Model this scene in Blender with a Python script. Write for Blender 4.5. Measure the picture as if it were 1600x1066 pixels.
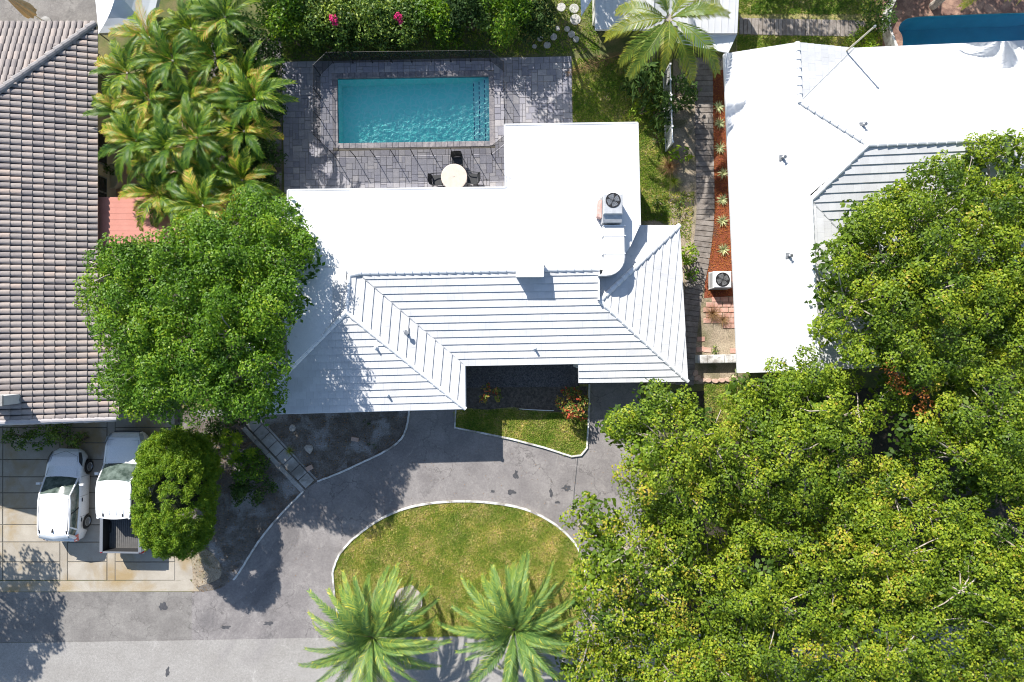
import bpy, math, random
import numpy as np
from mathutils import Vector, Matrix
R = math.radians
rnd = random.Random(7)
rng = np.random.default_rng(11)
scene = bpy.context.scene
COL = scene.collection
for o in list(bpy.data.objects): bpy.data.objects.remove(o)

# ------------------------------------------------------------------ camera, sky, sun, exposure
H = 33.0          # drone height, metres
S = 32.0          # pixels of the photograph per metre on the ground
cam_d = bpy.data.cameras.new('camera'); cam_d.sensor_width = 36; cam_d.lens = 36*S*H/1600
cam_d.clip_end = 500; cam_d.clip_start = 0.5
cam = bpy.data.objects.new('camera', cam_d); COL.objects.link(cam); cam.location = (0, 0, H)
scene.camera = cam
SUN_EL = R(39.5); SUN_AZ = (-0.505, 0.863)
world = bpy.data.worlds.new('World'); scene.world = world; world.use_nodes = True
wn = world.node_tree
sky = wn.nodes.new('ShaderNodeTexSky'); sky.sky_type = 'NISHITA'; sky.sun_disc = False
sky.sun_elevation = SUN_EL; sky.sun_rotation = math.atan2(SUN_AZ[0], SUN_AZ[1]) ; sky.altitude = 0
sky.air_density = 1.0; sky.dust_density = 0.6; sky.ozone_density = 1.0
bg = wn.nodes['Background']; bg.inputs[1].default_value = 0.105
wn.links.new(sky.outputs[0], bg.inputs[0])
sd = bpy.data.lights.new('sun', 'SUN'); sd.energy = 4.6; sd.angle = R(0.5); sd.color = (1.0, 0.955, 0.89)
so = bpy.data.objects.new('sun', sd); COL.objects.link(so)
dv = Vector((-SUN_AZ[0]*math.cos(SUN_EL), -SUN_AZ[1]*math.cos(SUN_EL), -math.sin(SUN_EL)))
so.rotation_euler = dv.to_track_quat('-Z', 'Y').to_euler(); so.location = (-30, 50, 50)
scene.view_settings.view_transform = 'Standard'; scene.view_settings.look = 'None'
scene.view_settings.gamma = 1; scene.view_settings.use_curve_mapping = False
scene.view_settings.exposure = 0.88
scene.cycles.pixel_filter_type = 'BLACKMAN_HARRIS'; scene.cycles.filter_width = 1.05

def P(px, py, z=0.0):
    k = (H-z)/H/S
    return ((px-800)*k, (533-py)*k, z)
def P2(px, py, z=0.0): return P(px, py, z)[:2]

# ------------------------------------------------------------------ helpers
def tag(o, label=None, cat=None, group=None, kind=None):
    if label: o['label'] = label
    if cat: o['category'] = cat
    if group: o['group'] = group
    if kind: o['kind'] = kind
    return o
def thing(name, label, cat, loc=(0, 0, 0), rz=0, group=None):
    o = bpy.data.objects.new(name, None); COL.objects.link(o)
    o.empty_display_size = 0.3
    o.location = loc; o.rotation_euler = (0, 0, rz)
    return tag(o, label, cat, group)
def link(name, me, parent=None, loc=(0, 0, 0), rot=(0, 0, 0), scale=(1, 1, 1)):
    o = bpy.data.objects.new(name, me); COL.objects.link(o)
    if parent: o.parent = parent
    o.location = loc; o.rotation_euler = rot; o.scale = scale
    return o
def copy_tree(o, parent=None):
    c = o.copy(); COL.objects.link(c); c.parent = parent
    for ch in list(o.children): copy_tree(ch, c)
    return c

def mesh_np(name, V, quads, mat, tone=None, tris=None, smooth=False):
    """fast mesh from numpy arrays"""
    me = bpy.data.meshes.new(name)
    V = np.asarray(V, dtype=np.float32)
    nq = 0 if quads is None else len(quads); nt = 0 if tris is None else len(tris)
    loops = []
    if nq: loops.append(np.asarray(quads, dtype=np.int32).ravel())
    if nt: loops.append(np.asarray(tris, dtype=np.int32).ravel())
    L = np.concatenate(loops)
    me.vertices.add(len(V)); me.vertices.foreach_set('co', V.ravel())
    me.loops.add(len(L)); me.loops.foreach_set('vertex_index', L)
    me.polygons.add(nq+nt)
    starts = np.concatenate([np.arange(nq)*4, nq*4+np.arange(nt)*3]).astype(np.int32)
    me.polygons.foreach_set('loop_start', starts)
    if smooth: me.polygons.foreach_set('use_smooth', np.ones(nq+nt, dtype=bool))
    me.update(calc_edges=True)
    if tone is not None:
        a = me.attributes.new('tone', 'FLOAT', 'FACE'); a.data.foreach_set('value', np.asarray(tone, dtype=np.float32))
    me.materials.append(mat)
    return me

class MB:
    def __init__(self): self.V = []; self.F = []; self.T = []; self.tone = 0.5
    def face(self, pts):
        n = len(self.V); self.V += [tuple(p) for p in pts]; self.F.append(list(range(n, n+len(pts)))); self.T.append(self.tone)
    def grid(self, rows, closed=False):
        """rows: list of equally long point lists"""
        n = len(self.V); m = len(rows[0])
        for r in rows: self.V += [tuple(p) for p in r]
        for i in range(len(rows)-1):
            for j in range(m if closed else m-1):
                a = n+i*m+j; b = n+i*m+(j+1) % m
                self.F.append([a, b, b+m, a+m]); self.T.append(self.tone)
    def box(self, x0, x1, y0, y1, z0, z1, bev=0.0):
        if bev > 0:
            c = [(x0, y0), (x1, y0), (x1, y1), (x0, y1)]
            b = bev
            r0 = [(x0, y0, z0), (x1, y0, z0), (x1, y1, z0), (x0, y1, z0)]
            r1 = [(x0, y0, z1-b), (x1, y0, z1-b), (x1, y1, z1-b), (x0, y1, z1-b)]
            r2 = [(x0+b, y0+b, z1), (x1-b, y0+b, z1), (x1-b, y1-b, z1), (x0+b, y1-b, z1)]
            self.grid([r0, r1, r2], True); self.face(r2); self.face(r0[::-1]); return self
        r0 = [(x0, y0, z0), (x1, y0, z0), (x1, y1, z0), (x0, y1, z0)]
        r1 = [(p[0], p[1], z1) for p in r0]
        self.grid([r0, r1], True); self.face(r1); self.face(r0[::-1]); return self
    def prism(self, pts, z0, z1, bottom=True):
        """pts: ccw list of (x,y); z may be number or list"""
        n = len(pts)
        a = [(p[0], p[1], z0 if not hasattr(z0, '__len__') else z0[i]) for i, p in enumerate(pts)]
        b = [(p[0], p[1], z1 if not hasattr(z1, '__len__') else z1[i]) for i, p in enumerate(pts)]
        area = sum(pts[i][0]*pts[(i+1) % n][1]-pts[(i+1) % n][0]*pts[i][1] for i in range(n))
        if area < 0: a.reverse(); b.reverse()
        self.grid([a, b], True); self.face(b)
        if bottom: self.face(a[::-1])
        return self
    def tube(self, path, rad, n=8, caps=True, flat=1.0):
        path = [Vector(p) for p in path]
        if not hasattr(rad, '__len__'): rad = [rad]*len(path)
        rows = []
        for i, p in enumerate(path):
            d = (path[min(i+1, len(path)-1)]-path[max(i-1, 0)])
            if d.length < 1e-9: d = Vector((0, 0, 1))
            d.normalize()
            up = Vector((0, 0, 1)) if abs(d.z) < 0.95 else Vector((1, 0, 0))
            s = d.cross(up).normalized(); u = s.cross(d).normalized()
            rows.append([tuple(p+s*math.cos(a)*rad[i]+u*math.sin(a)*rad[i]*flat) for a in [2*math.pi*k/n for k in range(n)]])
        self.grid(rows, True)
        if caps: self.face(rows[0][::-1]); self.face(rows[-1])
        return self
    def lathe(self, prof, c=(0, 0), n=20):
        rows = [[(c[0]+r*math.cos(2*math.pi*k/n), c[1]+r*math.sin(2*math.pi*k/n), z) for k in range(n)] for r, z in prof]
        self.grid(rows, True)
        if prof[-1][0] > 1e-4: self.face(rows[-1])
        if prof[0][0] > 1e-4: self.face(rows[0][::-1])
        return self
    def mesh(self, name, mat, off=(0, 0, 0), smooth=False):
        me = bpy.data.meshes.new(name)
        V = [(v[0]-off[0], v[1]-off[1], v[2]-off[2]) for v in self.V]
        me.from_pydata(V, [], self.F)
        a = me.attributes.new('tone', 'FLOAT', 'FACE'); a.data.foreach_set('value', np.array(self.T, dtype=np.float32))
        me.materials.append(mat)
        if smooth: me.polygons.foreach_set('use_smooth', np.ones(len(self.F), dtype=bool))
        me.update(); return me
    def build(self, name, mat, parent=None, world=True, smooth=False, kind=None):
        off = (0, 0, 0)
        if parent and world:
            r = parent
            while r.parent: r = r.parent
            off = tuple(r.location)
        me = self.mesh(name, mat, off, smooth)
        o = link(name, me, parent)
        if kind: o['kind'] = kind
        return o

# ------------------------------------------------------------------ materials
def newmat(name):
    m = bpy.data.materials.new(name); m.use_nodes = True
    nt = m.node_tree; b = nt.nodes['Principled BSDF']
    return m, nt, b
def noise(nt, scale, detail=4, rough=0.55, vec=None, dist=0.0):
    n = nt.nodes.new('ShaderNodeTexNoise'); n.inputs['Scale'].default_value = scale
    n.inputs['Detail'].default_value = detail; n.inputs['Roughness'].default_value = rough
    n.inputs['Distortion'].default_value = dist
    if vec is not None: nt.links.new(vec, n.inputs['Vector'])
    return n
def ramp(nt, src, p0, p1, c0=(0, 0, 0, 1), c1=(1, 1, 1, 1)):
    r = nt.nodes.new('ShaderNodeValToRGB'); r.color_ramp.elements[0].position = p0; r.color_ramp.elements[1].position = p1
    r.color_ramp.elements[0].color = c0; r.color_ramp.elements[1].color = c1
    nt.links.new(src, r.inputs[0]); return r
def mixc(nt, fac, a, b, typ='MIX'):
    m = nt.nodes.new('ShaderNodeMix'); m.data_type = 'RGBA'; m.blend_type = typ
    if isinstance(fac, (int, float)): m.inputs[0].default_value = fac
    else: nt.links.new(fac, m.inputs[0])
    for idx, v in ((6, a), (7, b)):
        if isinstance(v, tuple): m.inputs[idx].default_value = (*v[:3], 1)
        else: nt.links.new(v, m.inputs[idx])
    return m.outputs[2]
def pos(nt): return nt.nodes.new('ShaderNodeNewGeometry').outputs['Position']
def surf(name, c1, c2, scale=3.0, rough=0.8, c3=None, s3=0.4, t3=(0.5, 0.65), grain=0.0, gscale=60, bump=0.0, bscale=30, tone=None, spec=0.4, metal=0.0, rand=0.0):
    m, nt, b = newmat(name); p = pos(nt)
    n = noise(nt, scale, 5, 0.6, p)
    r = ramp(nt, n.outputs[0], 0.35, 0.65)
    c = mixc(nt, r.outputs[0], c1, c2)
    if c3:
        n3 = noise(nt, s3, 6, 0.6, p, 0.4); r3 = ramp(nt, n3.outputs[0], *t3)
        c = mixc(nt, r3.outputs[0], c, c3)
    if grain > 0:
        g = noise(nt, gscale, 2, 0.7, p); rg = ramp(nt, g.outputs[0], 0.3, 0.7, (1-grain,)*3+(1,), (1+grain,)*3+(1,))
        c = mixc(nt, 1.0, c, rg.outputs[0], 'MULTIPLY')
    if tone:   # per-face tone: list of (pos, colour) multiplied in
        a = nt.nodes.new('ShaderNodeAttribute'); a.attribute_name = 'tone'
        rt = nt.nodes.new('ShaderNodeValToRGB'); cr = rt.color_ramp
        for i, (pp, cc) in enumerate(tone):
            e = cr.elements[i] if i < 2 else cr.elements.new(pp)
            e.position = pp; e.color = (*cc, 1)
        nt.links.new(a.outputs['Fac'], rt.inputs[0])
        c = mixc(nt, 1.0, c, rt.outputs[0], 'MULTIPLY')
    if rand > 0:
        oi = nt.nodes.new('ShaderNodeObjectInfo'); rr = ramp(nt, oi.outputs['Random'], 0, 1, (1-rand,)*3+(1,), (1+rand,)*3+(1,))
        c = mixc(nt, 1.0, c, rr.outputs[0], 'MULTIPLY')
    nt.links.new(c, b.inputs['Base Color'])
    b.inputs['Roughness'].default_value = rough; b.inputs['Specular IOR Level'].default_value = spec; b.inputs['Metallic'].default_value = metal
    if bump > 0:
        bn = noise(nt, bscale, 4, 0.6, p); bp = nt.nodes.new('ShaderNodeBump'); bp.inputs['Strength'].default_value = bump
        bp.inputs['Distance'].default_value = 0.02; nt.links.new(bn.outputs[0], bp.inputs['Height']); nt.links.new(bp.outputs[0], b.inputs['Normal'])
    return m
def plain(name, c, rough=0.6, metal=0.0, spec=0.5, coat=0.0):
    m, nt, b = newmat(name)
    n = noise(nt, 25, 3, 0.6, pos(nt)); r = ramp(nt, n.outputs[0], 0.3, 0.7, (0.88,)*3+(1,), (1.06,)*3+(1,))
    nt.links.new(mixc(nt, 1.0, c, r.outputs[0], 'MULTIPLY'), b.inputs['Base Color'])
    b.inputs['Roughness'].default_value = rough; b.inputs['Metallic'].default_value = metal
    b.inputs['Specular IOR Level'].default_value = spec; b.inputs['Coat Weight'].default_value = coat
    return m
def leafmat(name, cols, transl=0.3, rough=0.45, tcol=None):
    """cols: list of (pos, colour) over per-face tone"""
    m, nt, b = newmat(name)
    a = nt.nodes.new('ShaderNodeAttribute'); a.attribute_name = 'tone'
    rt = nt.nodes.new('ShaderNodeValToRGB'); cr = rt.color_ramp
    for i, (pp, cc) in enumerate(cols):
        e = cr.elements[i] if i < 2 else cr.elements.new(pp)
        e.position = pp; e.color = (*cc, 1)
    nt.links.new(a.outputs['Fac'], rt.inputs[0])
    n = noise(nt, 0.9, 4, 0.6, pos(nt)); r = ramp(nt, n.outputs[0], 0.3, 0.7, (0.78, 0.86, 0.8, 1), (1.2, 1.12, 1.0, 1))
    c = mixc(nt, 1.0, rt.outputs[0], r.outputs[0], 'MULTIPLY')
    nt.links.new(c, b.inputs['Base Color']); b.inputs['Roughness'].default_value = rough+.08; b.inputs['Specular IOR Level'].default_value = 0.32
    t = nt.nodes.new('ShaderNodeBsdfTranslucent')
    tc = mixc(nt, 1.0, c, tcol or (1.5, 1.5, 0.5), 'MULTIPLY'); nt.links.new(tc, t.inputs[0])
    mx = nt.nodes.new('ShaderNodeMixShader'); mx.inputs[0].default_value = transl
    nt.links.new(b.outputs[0], mx.inputs[1]); nt.links.new(t.outputs[0], mx.inputs[2])
    nt.links.new(mx.outputs[0], nt.nodes['Material Output'].inputs[0])
    return m

def asphalt(name, base, light, patch, crack=0.5, blue=False):
    m, nt, b = newmat(name); p = pos(nt)
    n1 = noise(nt, 0.7, 6, 0.65, p, 0.3); r1 = ramp(nt, n1.outputs[0], 0.38, 0.66)
    c = mixc(nt, r1.outputs[0], base, light)
    n2 = noise(nt, 0.22, 5, 0.7, p, 0.8); r2 = ramp(nt, n2.outputs[0], 0.56, 0.66)
    c = mixc(nt, r2.outputs[0], c, patch)
    n5 = noise(nt, 1.1, 6, 0.75, p, 1.2); r5 = ramp(nt, n5.outputs[0], 0.6, 0.72); c = mixc(nt, r5.outputs[0], c, (light[0]*1.22, light[1]*1.22, light[2]*1.22))
    g = noise(nt, 55, 3, 0.8, p); rg = ramp(nt, g.outputs[0], 0.32, 0.68, (0.72,)*3+(1,), (1.25,)*3+(1,))
    c = mixc(nt, 1.0, c, rg.outputs[0], 'MULTIPLY')
    g2 = noise(nt, 9, 4, 0.7, p); rg2 = ramp(nt, g2.outputs[0], 0.35, 0.65, (0.88,)*3+(1,), (1.1,)*3+(1,))
    c = mixc(nt, 1.0, c, rg2.outputs[0], 'MULTIPLY')
    # hairline cracks: thin distorted cell borders that fade in and out
    w = noise(nt, 2.2, 4, 0.6, p)
    wm = nt.nodes.new('ShaderNodeVectorMath'); wm.operation = 'SCALE'; wm.inputs['Scale'].default_value = 0.9
    nt.links.new(w.outputs[1], wm.inputs[0])
    wa = nt.nodes.new('ShaderNodeVectorMath'); wa.operation = 'ADD'; nt.links.new(p, wa.inputs[0]); nt.links.new(wm.outputs[0], wa.inputs[1])
    v = nt.nodes.new('ShaderNodeTexVoronoi'); v.feature = 'DISTANCE_TO_EDGE'; v.inputs['Scale'].default_value = 0.85
    nt.links.new(wa.outputs[0], v.inputs['Vector'])
    rv = ramp(nt, v.outputs['Distance'], 0.0, 0.026, (1, 1, 1, 1), (0, 0, 0, 1))
    n4 = noise(nt, 0.35, 3, 0.5, p); r4 = ramp(nt, n4.outputs[0], 0.42, 0.56, (0, 0, 0, 1), (crack,)*3+(1,))
    mul = nt.nodes.new('ShaderNodeMath'); mul.operation = 'MULTIPLY'; nt.links.new(rv.outputs[0], mul.inputs[0]); nt.links.new(r4.outputs[0], mul.inputs[1])
    c = mixc(nt, mul.outputs[0], c, (base[0]*.6, base[1]*.6, base[2]*.6))
    nt.links.new(c, b.inputs['Base Color']); b.inputs['Roughness'].default_value = 0.9; b.inputs['Specular IOR Level'].default_value = 0.25
    bp = nt.nodes.new('ShaderNodeBump'); bp.inputs['Strength'].default_value = 0.35; bp.inputs['Distance'].default_value = 0.01
    nt.links.new(g.outputs[0], bp.inputs['Height']); nt.links.new(bp.outputs[0], b.inputs['Normal'])
    return m

M = {}
M['ground'] = surf('rough_lawn_soil', (0.07, 0.10, 0.025), (0.15, 0.14, 0.055), 1.8, 0.95, (0.16, 0.12, 0.07), 0.6, (0.55, 0.7), 0.35, 25, 0.6, 18)
M['lawn'] = surf('lawn_soil', (0.13, 0.15, 0.035), (0.30, 0.25, 0.10), 5, 0.95, (0.36, 0.29, 0.15), 0.9, (0.52, 0.68), 0.55, 14, 0.5, 25)
M['soil'] = surf('dark_soil', (0.10, 0.085, 0.07), (0.17, 0.15, 0.13), 2.2, 0.95, (0.26, 0.25, 0.24), 0.8, (0.5, 0.62), 0.35, 16, 0.7, 14)
M['gravel'] = surf('bed_gravel', (0.05, 0.05, 0.055), (0.16, 0.15, 0.15), 14, 0.95, None, 1, (.5, .6), 0.6, 26, 1.0, 22)
M['sand'] = surf('tan_soil', (0.26, 0.21, 0.15), (0.36, 0.30, 0.22), 2.0, 0.95, (0.14, 0.13, 0.07), 0.9, (0.5, 0.65), 0.4, 20, 0.6, 20)
M['mulch'] = surf('red_mulch', (0.25, 0.065, 0.028), (0.16, 0.045, 0.022), 9, 0.95, (0.12, 0.05, 0.03), 1.2, (0.55, 0.7), 0.5, 30, 1.0, 25)
M['drive'] = asphalt('driveway_asphalt', (0.195, 0.180, 0.176), (0.275, 0.256, 0.245), (0.160, 0.149, 0.147), 0.9)
M['apron'] = asphalt('shoulder_asphalt', (0.175, 0.163, 0.153), (0.25, 0.236, 0.218), (0.15, 0.141, 0.133), 0.7)
M['road'] = asphalt('road_asphalt', (0.285, 0.27, 0.25), (0.325, 0.31, 0.29), (0.265, 0.25, 0.238), 0.12)
M['stain'] = surf('oil_stain', (0.05, 0.05, 0.055), (0.08, 0.08, 0.085), 8, 0.7, grain=0.3)
M['conc'] = surf('driveway_concrete', (0.31, 0.275, 0.225), (0.38, 0.345, 0.29), 1.2, 0.9, (0.29, 0.215, 0.115), 0.55, (0.5, 0.68), 0.12, 40, 0.15, 40, rand=0.07)
M['conc_grey'] = surf('grey_concrete', (0.30, 0.29, 0.275), (0.42, 0.41, 0.39), 1.7, 0.9, (0.20, 0.19, 0.17), 1.0, (0.5, 0.66), 0.2, 40, 0.2, 40, rand=0.12)
M['joint'] = surf('joint_dirt', (0.11, 0.10, 0.08), (0.17, 0.15, 0.12), 6, 0.95, grain=0.3)
M['kerb'] = surf('painted_kerb', (0.50, 0.50, 0.48), (0.68, 0.67, 0.65), 4, 0.8, (0.27, 0.25, 0.225), 1.8, (0.48, 0.62), 0.2, 30)
M['white'] = surf('white_roof_paint', (0.555, 0.56, 0.565), (0.61, 0.61, 0.61), 1.3, 0.62, (0.50, 0.50, 0.505), 0.8, (0.55, 0.75), 0.05, 30, 0.1, 20, tone=[(0, (0.90, 0.90, 0.90)), (1, (1, 1, 1))], spec=0.3)
M['whiteflat'] = surf('white_membrane', (0.72, 0.72, 0.72), (0.76, 0.76, 0.755), 0.9, 0.6, (0.43, 0.43, 0.44), 0.9, (0.63, 0.74), 0.04, 20, spec=0.3)
M['cap'] = surf('ridge_cap_paint', (0.70, 0.71, 0.72), (0.78, 0.78, 0.78), 6, 0.7, grain=0.1)
M['stucco'] = surf('wall_stucco', (0.66, 0.64, 0.59), (0.72, 0.70, 0.66), 2, 0.9, grain=0.08, bump=0.2, bscale=60)
M['tan'] = surf('tan_stucco', (0.46, 0.37, 0.27), (0.52, 0.43, 0.32), 2, 0.9, grain=0.08, bump=0.2, bscale=60)
M['under'] = plain('roof_underlay', (0.07, 0.065, 0.065), 0.9)  # toned darker to paint in the shade between tile rows
M['tile'] = surf('clay_tile', (0.93, 0.93, 0.93), (1.05, 1.04, 1.03), 6, 0.8, None, 1, (.5, .6), 0.12, 25, 0.15, 40,
    tone=[(0, (0.225, 0.198, 0.19)), (1, (0.36, 0.29, 0.25)), (0.25, (0.27, 0.238, 0.222)), (0.5, (0.305, 0.265, 0.243)), (0.75, (0.335, 0.285, 0.256))])
M['paver'] = surf('paver_stone', (0.9, 0.9, 0.9), (1.06, 1.05, 1.04), 5, 0.85, None, 1, (.5, .6), 0.16, 35, 0.2, 40,
    tone=[(0, (0.22, 0.218, 0.255)), (1, (0.36, 0.345, 0.355)), (0.35, (0.26, 0.257, 0.29)), (0.7, (0.30, 0.293, 0.315))])
M['coping'] = surf('coping_stone', (0.16, 0.155, 0.17), (0.27, 0.255, 0.255), 7, 0.8, grain=0.15, gscale=30,
    tone=[(0, (0.75, 0.75, 0.78)), (1, (1.2, 1.15, 1.12))])
M['board'] = surf('walk_board', (0.17, 0.145, 0.125), (0.27, 0.24, 0.215), 3.5, 0.9, None, 1, (.5, .6), 0.2, 30, 0.2, 25, rand=0.14)
M['brick'] = surf('red_brick_paver', (0.42, 0.22, 0.17), (0.50, 0.33, 0.27), 5, 0.9, grain=0.15, rand=0.15)
M['terra'] = surf('terracotta_roof', (0.47, 0.20, 0.155), (0.52, 0.23, 0.18), 2, 0.8, grain=0.08, gscale=30)
M['salmon'] = surf('patio_tile', (0.40, 0.24, 0.17), (0.50, 0.33, 0.24), 3, 0.8, grain=0.2, gscale=14)
M['black'] = plain('black_powdercoat', (0.018, 0.018, 0.02), 0.5)
M['chair'] = plain('black_wicker', (0.022, 0.024, 0.027), 0.6)
M['tabletop'] = surf('table_top', (0.50, 0.42, 0.365), (0.56, 0.475, 0.415), 5, 0.6, grain=0.06)
M['galv'] = surf('galvanised', (0.42, 0.43, 0.44), (0.52, 0.53, 0.54), 6, 0.45, grain=0.1, metal=0.3)
M['dark'] = plain('dark_void', (0.012, 0.012, 0.014), 0.6)
M['metal'] = plain('grey_metal', (0.32, 0.33, 0.34), 0.4, 0.6)
M['rust'] = surf('rusty_panel', (0.45, 0.26, 0.22), (0.55, 0.38, 0.34), 8, 0.8, grain=0.2)
M['bark'] = surf('pale_bark', (0.26, 0.22, 0.18), (0.40, 0.35, 0.30), 6, 0.9, grain=0.25, gscale=20, bump=0.5, bscale=20)
M['barkdark'] = surf('brown_bark', (0.12, 0.09, 0.065), (0.20, 0.16, 0.12), 6, 0.95, grain=0.3, gscale=20, bump=0.6, bscale=20)
M['cloth'] = surf('canopy_fabric', (0.66, 0.68, 0.70), (0.72, 0.74, 0.76), 2, 0.8, grain=0.04)
M['tancloth'] = surf('umbrella_fabric', (0.46, 0.34, 0.19), (0.54, 0.41, 0.25), 5, 0.85, grain=0.1)
M['rock'] = surf('pale_rock', (0.33, 0.30, 0.27), (0.50, 0.47, 0.43), 9, 0.9, grain=0.2, bump=0.5)
M['pinkrock'] = surf('pink_block', (0.45, 0.30, 0.23), (0.52, 0.37, 0.30), 9, 0.9, grain=0.15)
M['pole'] = surf('tan_pole', (0.55, 0.50, 0.38), (0.6, 0.55, 0.43), 6, 0.7)
M['whiteplain'] = plain('white_enamel', (0.75, 0.75, 0.74), 0.5)
M['discstone'] = surf('round_paver', (0.32, 0.31, 0.30), (0.5, 0.49, 0.47), 12, 0.9, grain=0.25, gscale=25)
# foliage
M['ficus'] = leafmat('ficus_leaf', [(0, (0.045, 0.115, 0.010)), (1, (0.30, 0.39, 0.03)), (0.5, (0.12, 0.24, 0.016)), (0.8, (0.19, 0.32, 0.022))], 0.36, 0.42)
M['oak'] = leafmat('canopy_leaf', [(0, (0.05, 0.10, 0.010)), (1, (0.42, 0.32, 0.05)), (0.45, (0.17, 0.255, 0.017)), (0.75, (0.285, 0.355, 0.024)), (0.95, (0.39, 0.40, 0.04))], 0.34, 0.45)
M['bush'] = leafmat('bush_leaf', [(0, (0.07, 0.16, 0.010)), (1, (0.28, 0.37, 0.025)), (0.5, (0.15, 0.26, 0.015))], 0.3, 0.5)
M['hedge'] = leafmat('hedge_leaf', [(0, (0.04, 0.09, 0.018)), (1, (0.30, 0.38, 0.07)), (0.5, (0.10, 0.18, 0.03))], 0.3, 0.45)
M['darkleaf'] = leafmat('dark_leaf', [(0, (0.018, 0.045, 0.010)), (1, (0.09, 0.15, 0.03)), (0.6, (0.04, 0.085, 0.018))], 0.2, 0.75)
M['areca'] = leafmat('areca_leaf', [(0, (0.025, 0.085, 0.010)), (1, (0.46, 0.31, 0.07)), (0.5, (0.11, 0.20, 0.014)), (0.8, (0.28, 0.35, 0.025))], 0.35, 0.4)
M['date'] = leafmat('date_leaf', [(0, (0.035, 0.085, 0.022)), (1, (0.42, 0.38, 0.05)), (0.55, (0.10, 0.19, 0.045)), (0.85, (0.22, 0.29, 0.05))], 0.12, 0.45)
M['coco'] = leafmat('coconut_leaf', [(0, (0.04, 0.10, 0.02)), (1, (0.34, 0.33, 0.04)), (0.5, (0.12, 0.19, 0.03))], 0.3, 0.35)
M['dead'] = leafmat('dead_leaf', [(0, (0.10, 0.06, 0.035)), (1, (0.36, 0.22, 0.11))], 0.15, 0.8, (1, 0.9, 0.7))
M['croton'] = leafmat('croton_leaf', [(0, (0.05, 0.10, 0.02)), (1, (0.50, 0.06, 0.04)), (0.5, (0.12, 0.18, 0.03)), (0.75, (0.35, 0.28, 0.06)), (0.88, (0.48, 0.2, 0.10))], 0.25, 0.45)
M['flower'] = leafmat('pink_flower', [(0, (0.65, 0.02, 0.16)), (1, (0.85, 0.05, 0.30))], 0.3, 0.6, (1, 1, 1))
M['agave'] = leafmat('agave_leaf', [(0, (0.12, 0.17, 0.07)), (1, (0.48, 0.50, 0.28))], 0.1, 0.5)
M['grass'] = leafmat('grass_blade', [(0, (0.09, 0.19, 0.018)), (1, (0.55, 0.43, 0.20)), (0.45, (0.22, 0.30, 0.035)), (0.75, (0.38, 0.37, 0.09))], 0.25, 0.6)
M['rust_leaf'] = leafmat('rust_leaf', [(0, (0.22, 0.07, 0.02)), (1, (0.5, 0.2, 0.05))], 0.3, 0.7, (1.2, 1, 0.7))

# ------------------------------------------------------------------ geometry utils
def spline(pts, n=8, closed=False):
    out = []; m = len(pts)
    for i in range(m if closed else m-1):
        p0 = pts[(i-1) % m] if (closed or i > 0) else pts[0]
        p1 = pts[i]; p2 = pts[(i+1) % m]; p3 = pts[(i+2) % m] if (closed or i+2 < m) else pts[-1]
        for k in range(n):
            t = k/n
            out.append(tuple(0.5*((2*p1[a])+(-p0[a]+p2[a])*t+(2*p0[a]-5*p1[a]+4*p2[a]-p3[a])*t*t+(-p0[a]+3*p1[a]-3*p2[a]+p3[a])*t**3) for a in range(len(p1))))
    if not closed: out.append(tuple(pts[-1]))
    return out
def inside(poly, X, Y):
    poly = np.asarray(poly)[:, :2]; c = np.zeros(len(X), bool); n = len(poly)
    for i in range(n):
        x1, y1 = poly[i]; x2, y2 = poly[(i+1) % n]
        if y1 == y2: continue
        cond = ((y1 > Y) != (y2 > Y)) & (X < (x2-x1)*(Y-y1)/(y2-y1)+x1); c ^= cond
    return c
def clip(poly, a, b, c):
    """keep part where a*x+b*y<=c ; poly list of (x,y)"""
    out = []
    for i in range(len(poly)):
        p = poly[i]; q = poly[(i+1) % len(poly)]
        dp = a*p[0]+b*p[1]-c; dq = a*q[0]+b*q[1]-c
        if dp <= 0: out.append(p)
        if (dp < 0 < dq) or (dq < 0 < dp):
            t = dp/(dp-dq); out.append((p[0]+(q[0]-p[0])*t, p[1]+(q[1]-p[1])*t))
    return out
def sheet(name, poly, z, mat, parent=None):
    """ground sheet; top level setting piece"""
    mb = MB(); pts = [(p[0], p[1], z) for p in poly]
    area = sum(pts[i][0]*pts[(i+1) % len(pts)][1]-pts[(i+1) % len(pts)][0]*pts[i][1] for i in range(len(pts)))
    if area < 0: pts.reverse()
    mb.face(pts); o = mb.build(name, mat, parent)
    if not parent: o['kind'] = 'structure'
    return o
def gp(lst, z=0): return [P2(a, b, z) for a, b in lst]
def kerb(name, path, w=0.10, h=0.10, mat=None, closed=False):
    pts = [Vector((p[0], p[1])) for p in path]; rows = []; n = len(pts)
    for i, p in enumerate(pts):
        a = pts[(i-1) % n] if closed else pts[max(i-1, 0)]; b = pts[(i+1) % n] if closed else pts[min(i+1, n-1)]
        d = (b-a); d.normalize(); s = Vector((-d.y, d.x))*(w/2)
        jit = 0.008*math.sin(i*2.3)+rnd.uniform(-.006, .006)
        hh = h+rnd.uniform(-.006, .006)
        s2 = s*0.85
        rows.append([(p.x-s.x+jit, p.y-s.y, 0), (p.x-s.x+jit, p.y-s.y, hh-.015), (p.x-s2.x+jit, p.y-s2.y, hh), (p.x+s2.x+jit, p.y+s2.y, hh), (p.x+s.x+jit, p.y+s.y, hh-.015), (p.x+s.x+jit, p.y+s.y, 0)])
    if closed: rows.append(rows[0])
    mb = MB(); mb.grid(rows); o = mb.build(name, mat or M['kerb']); o['kind'] = 'structure'; return o
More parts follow.
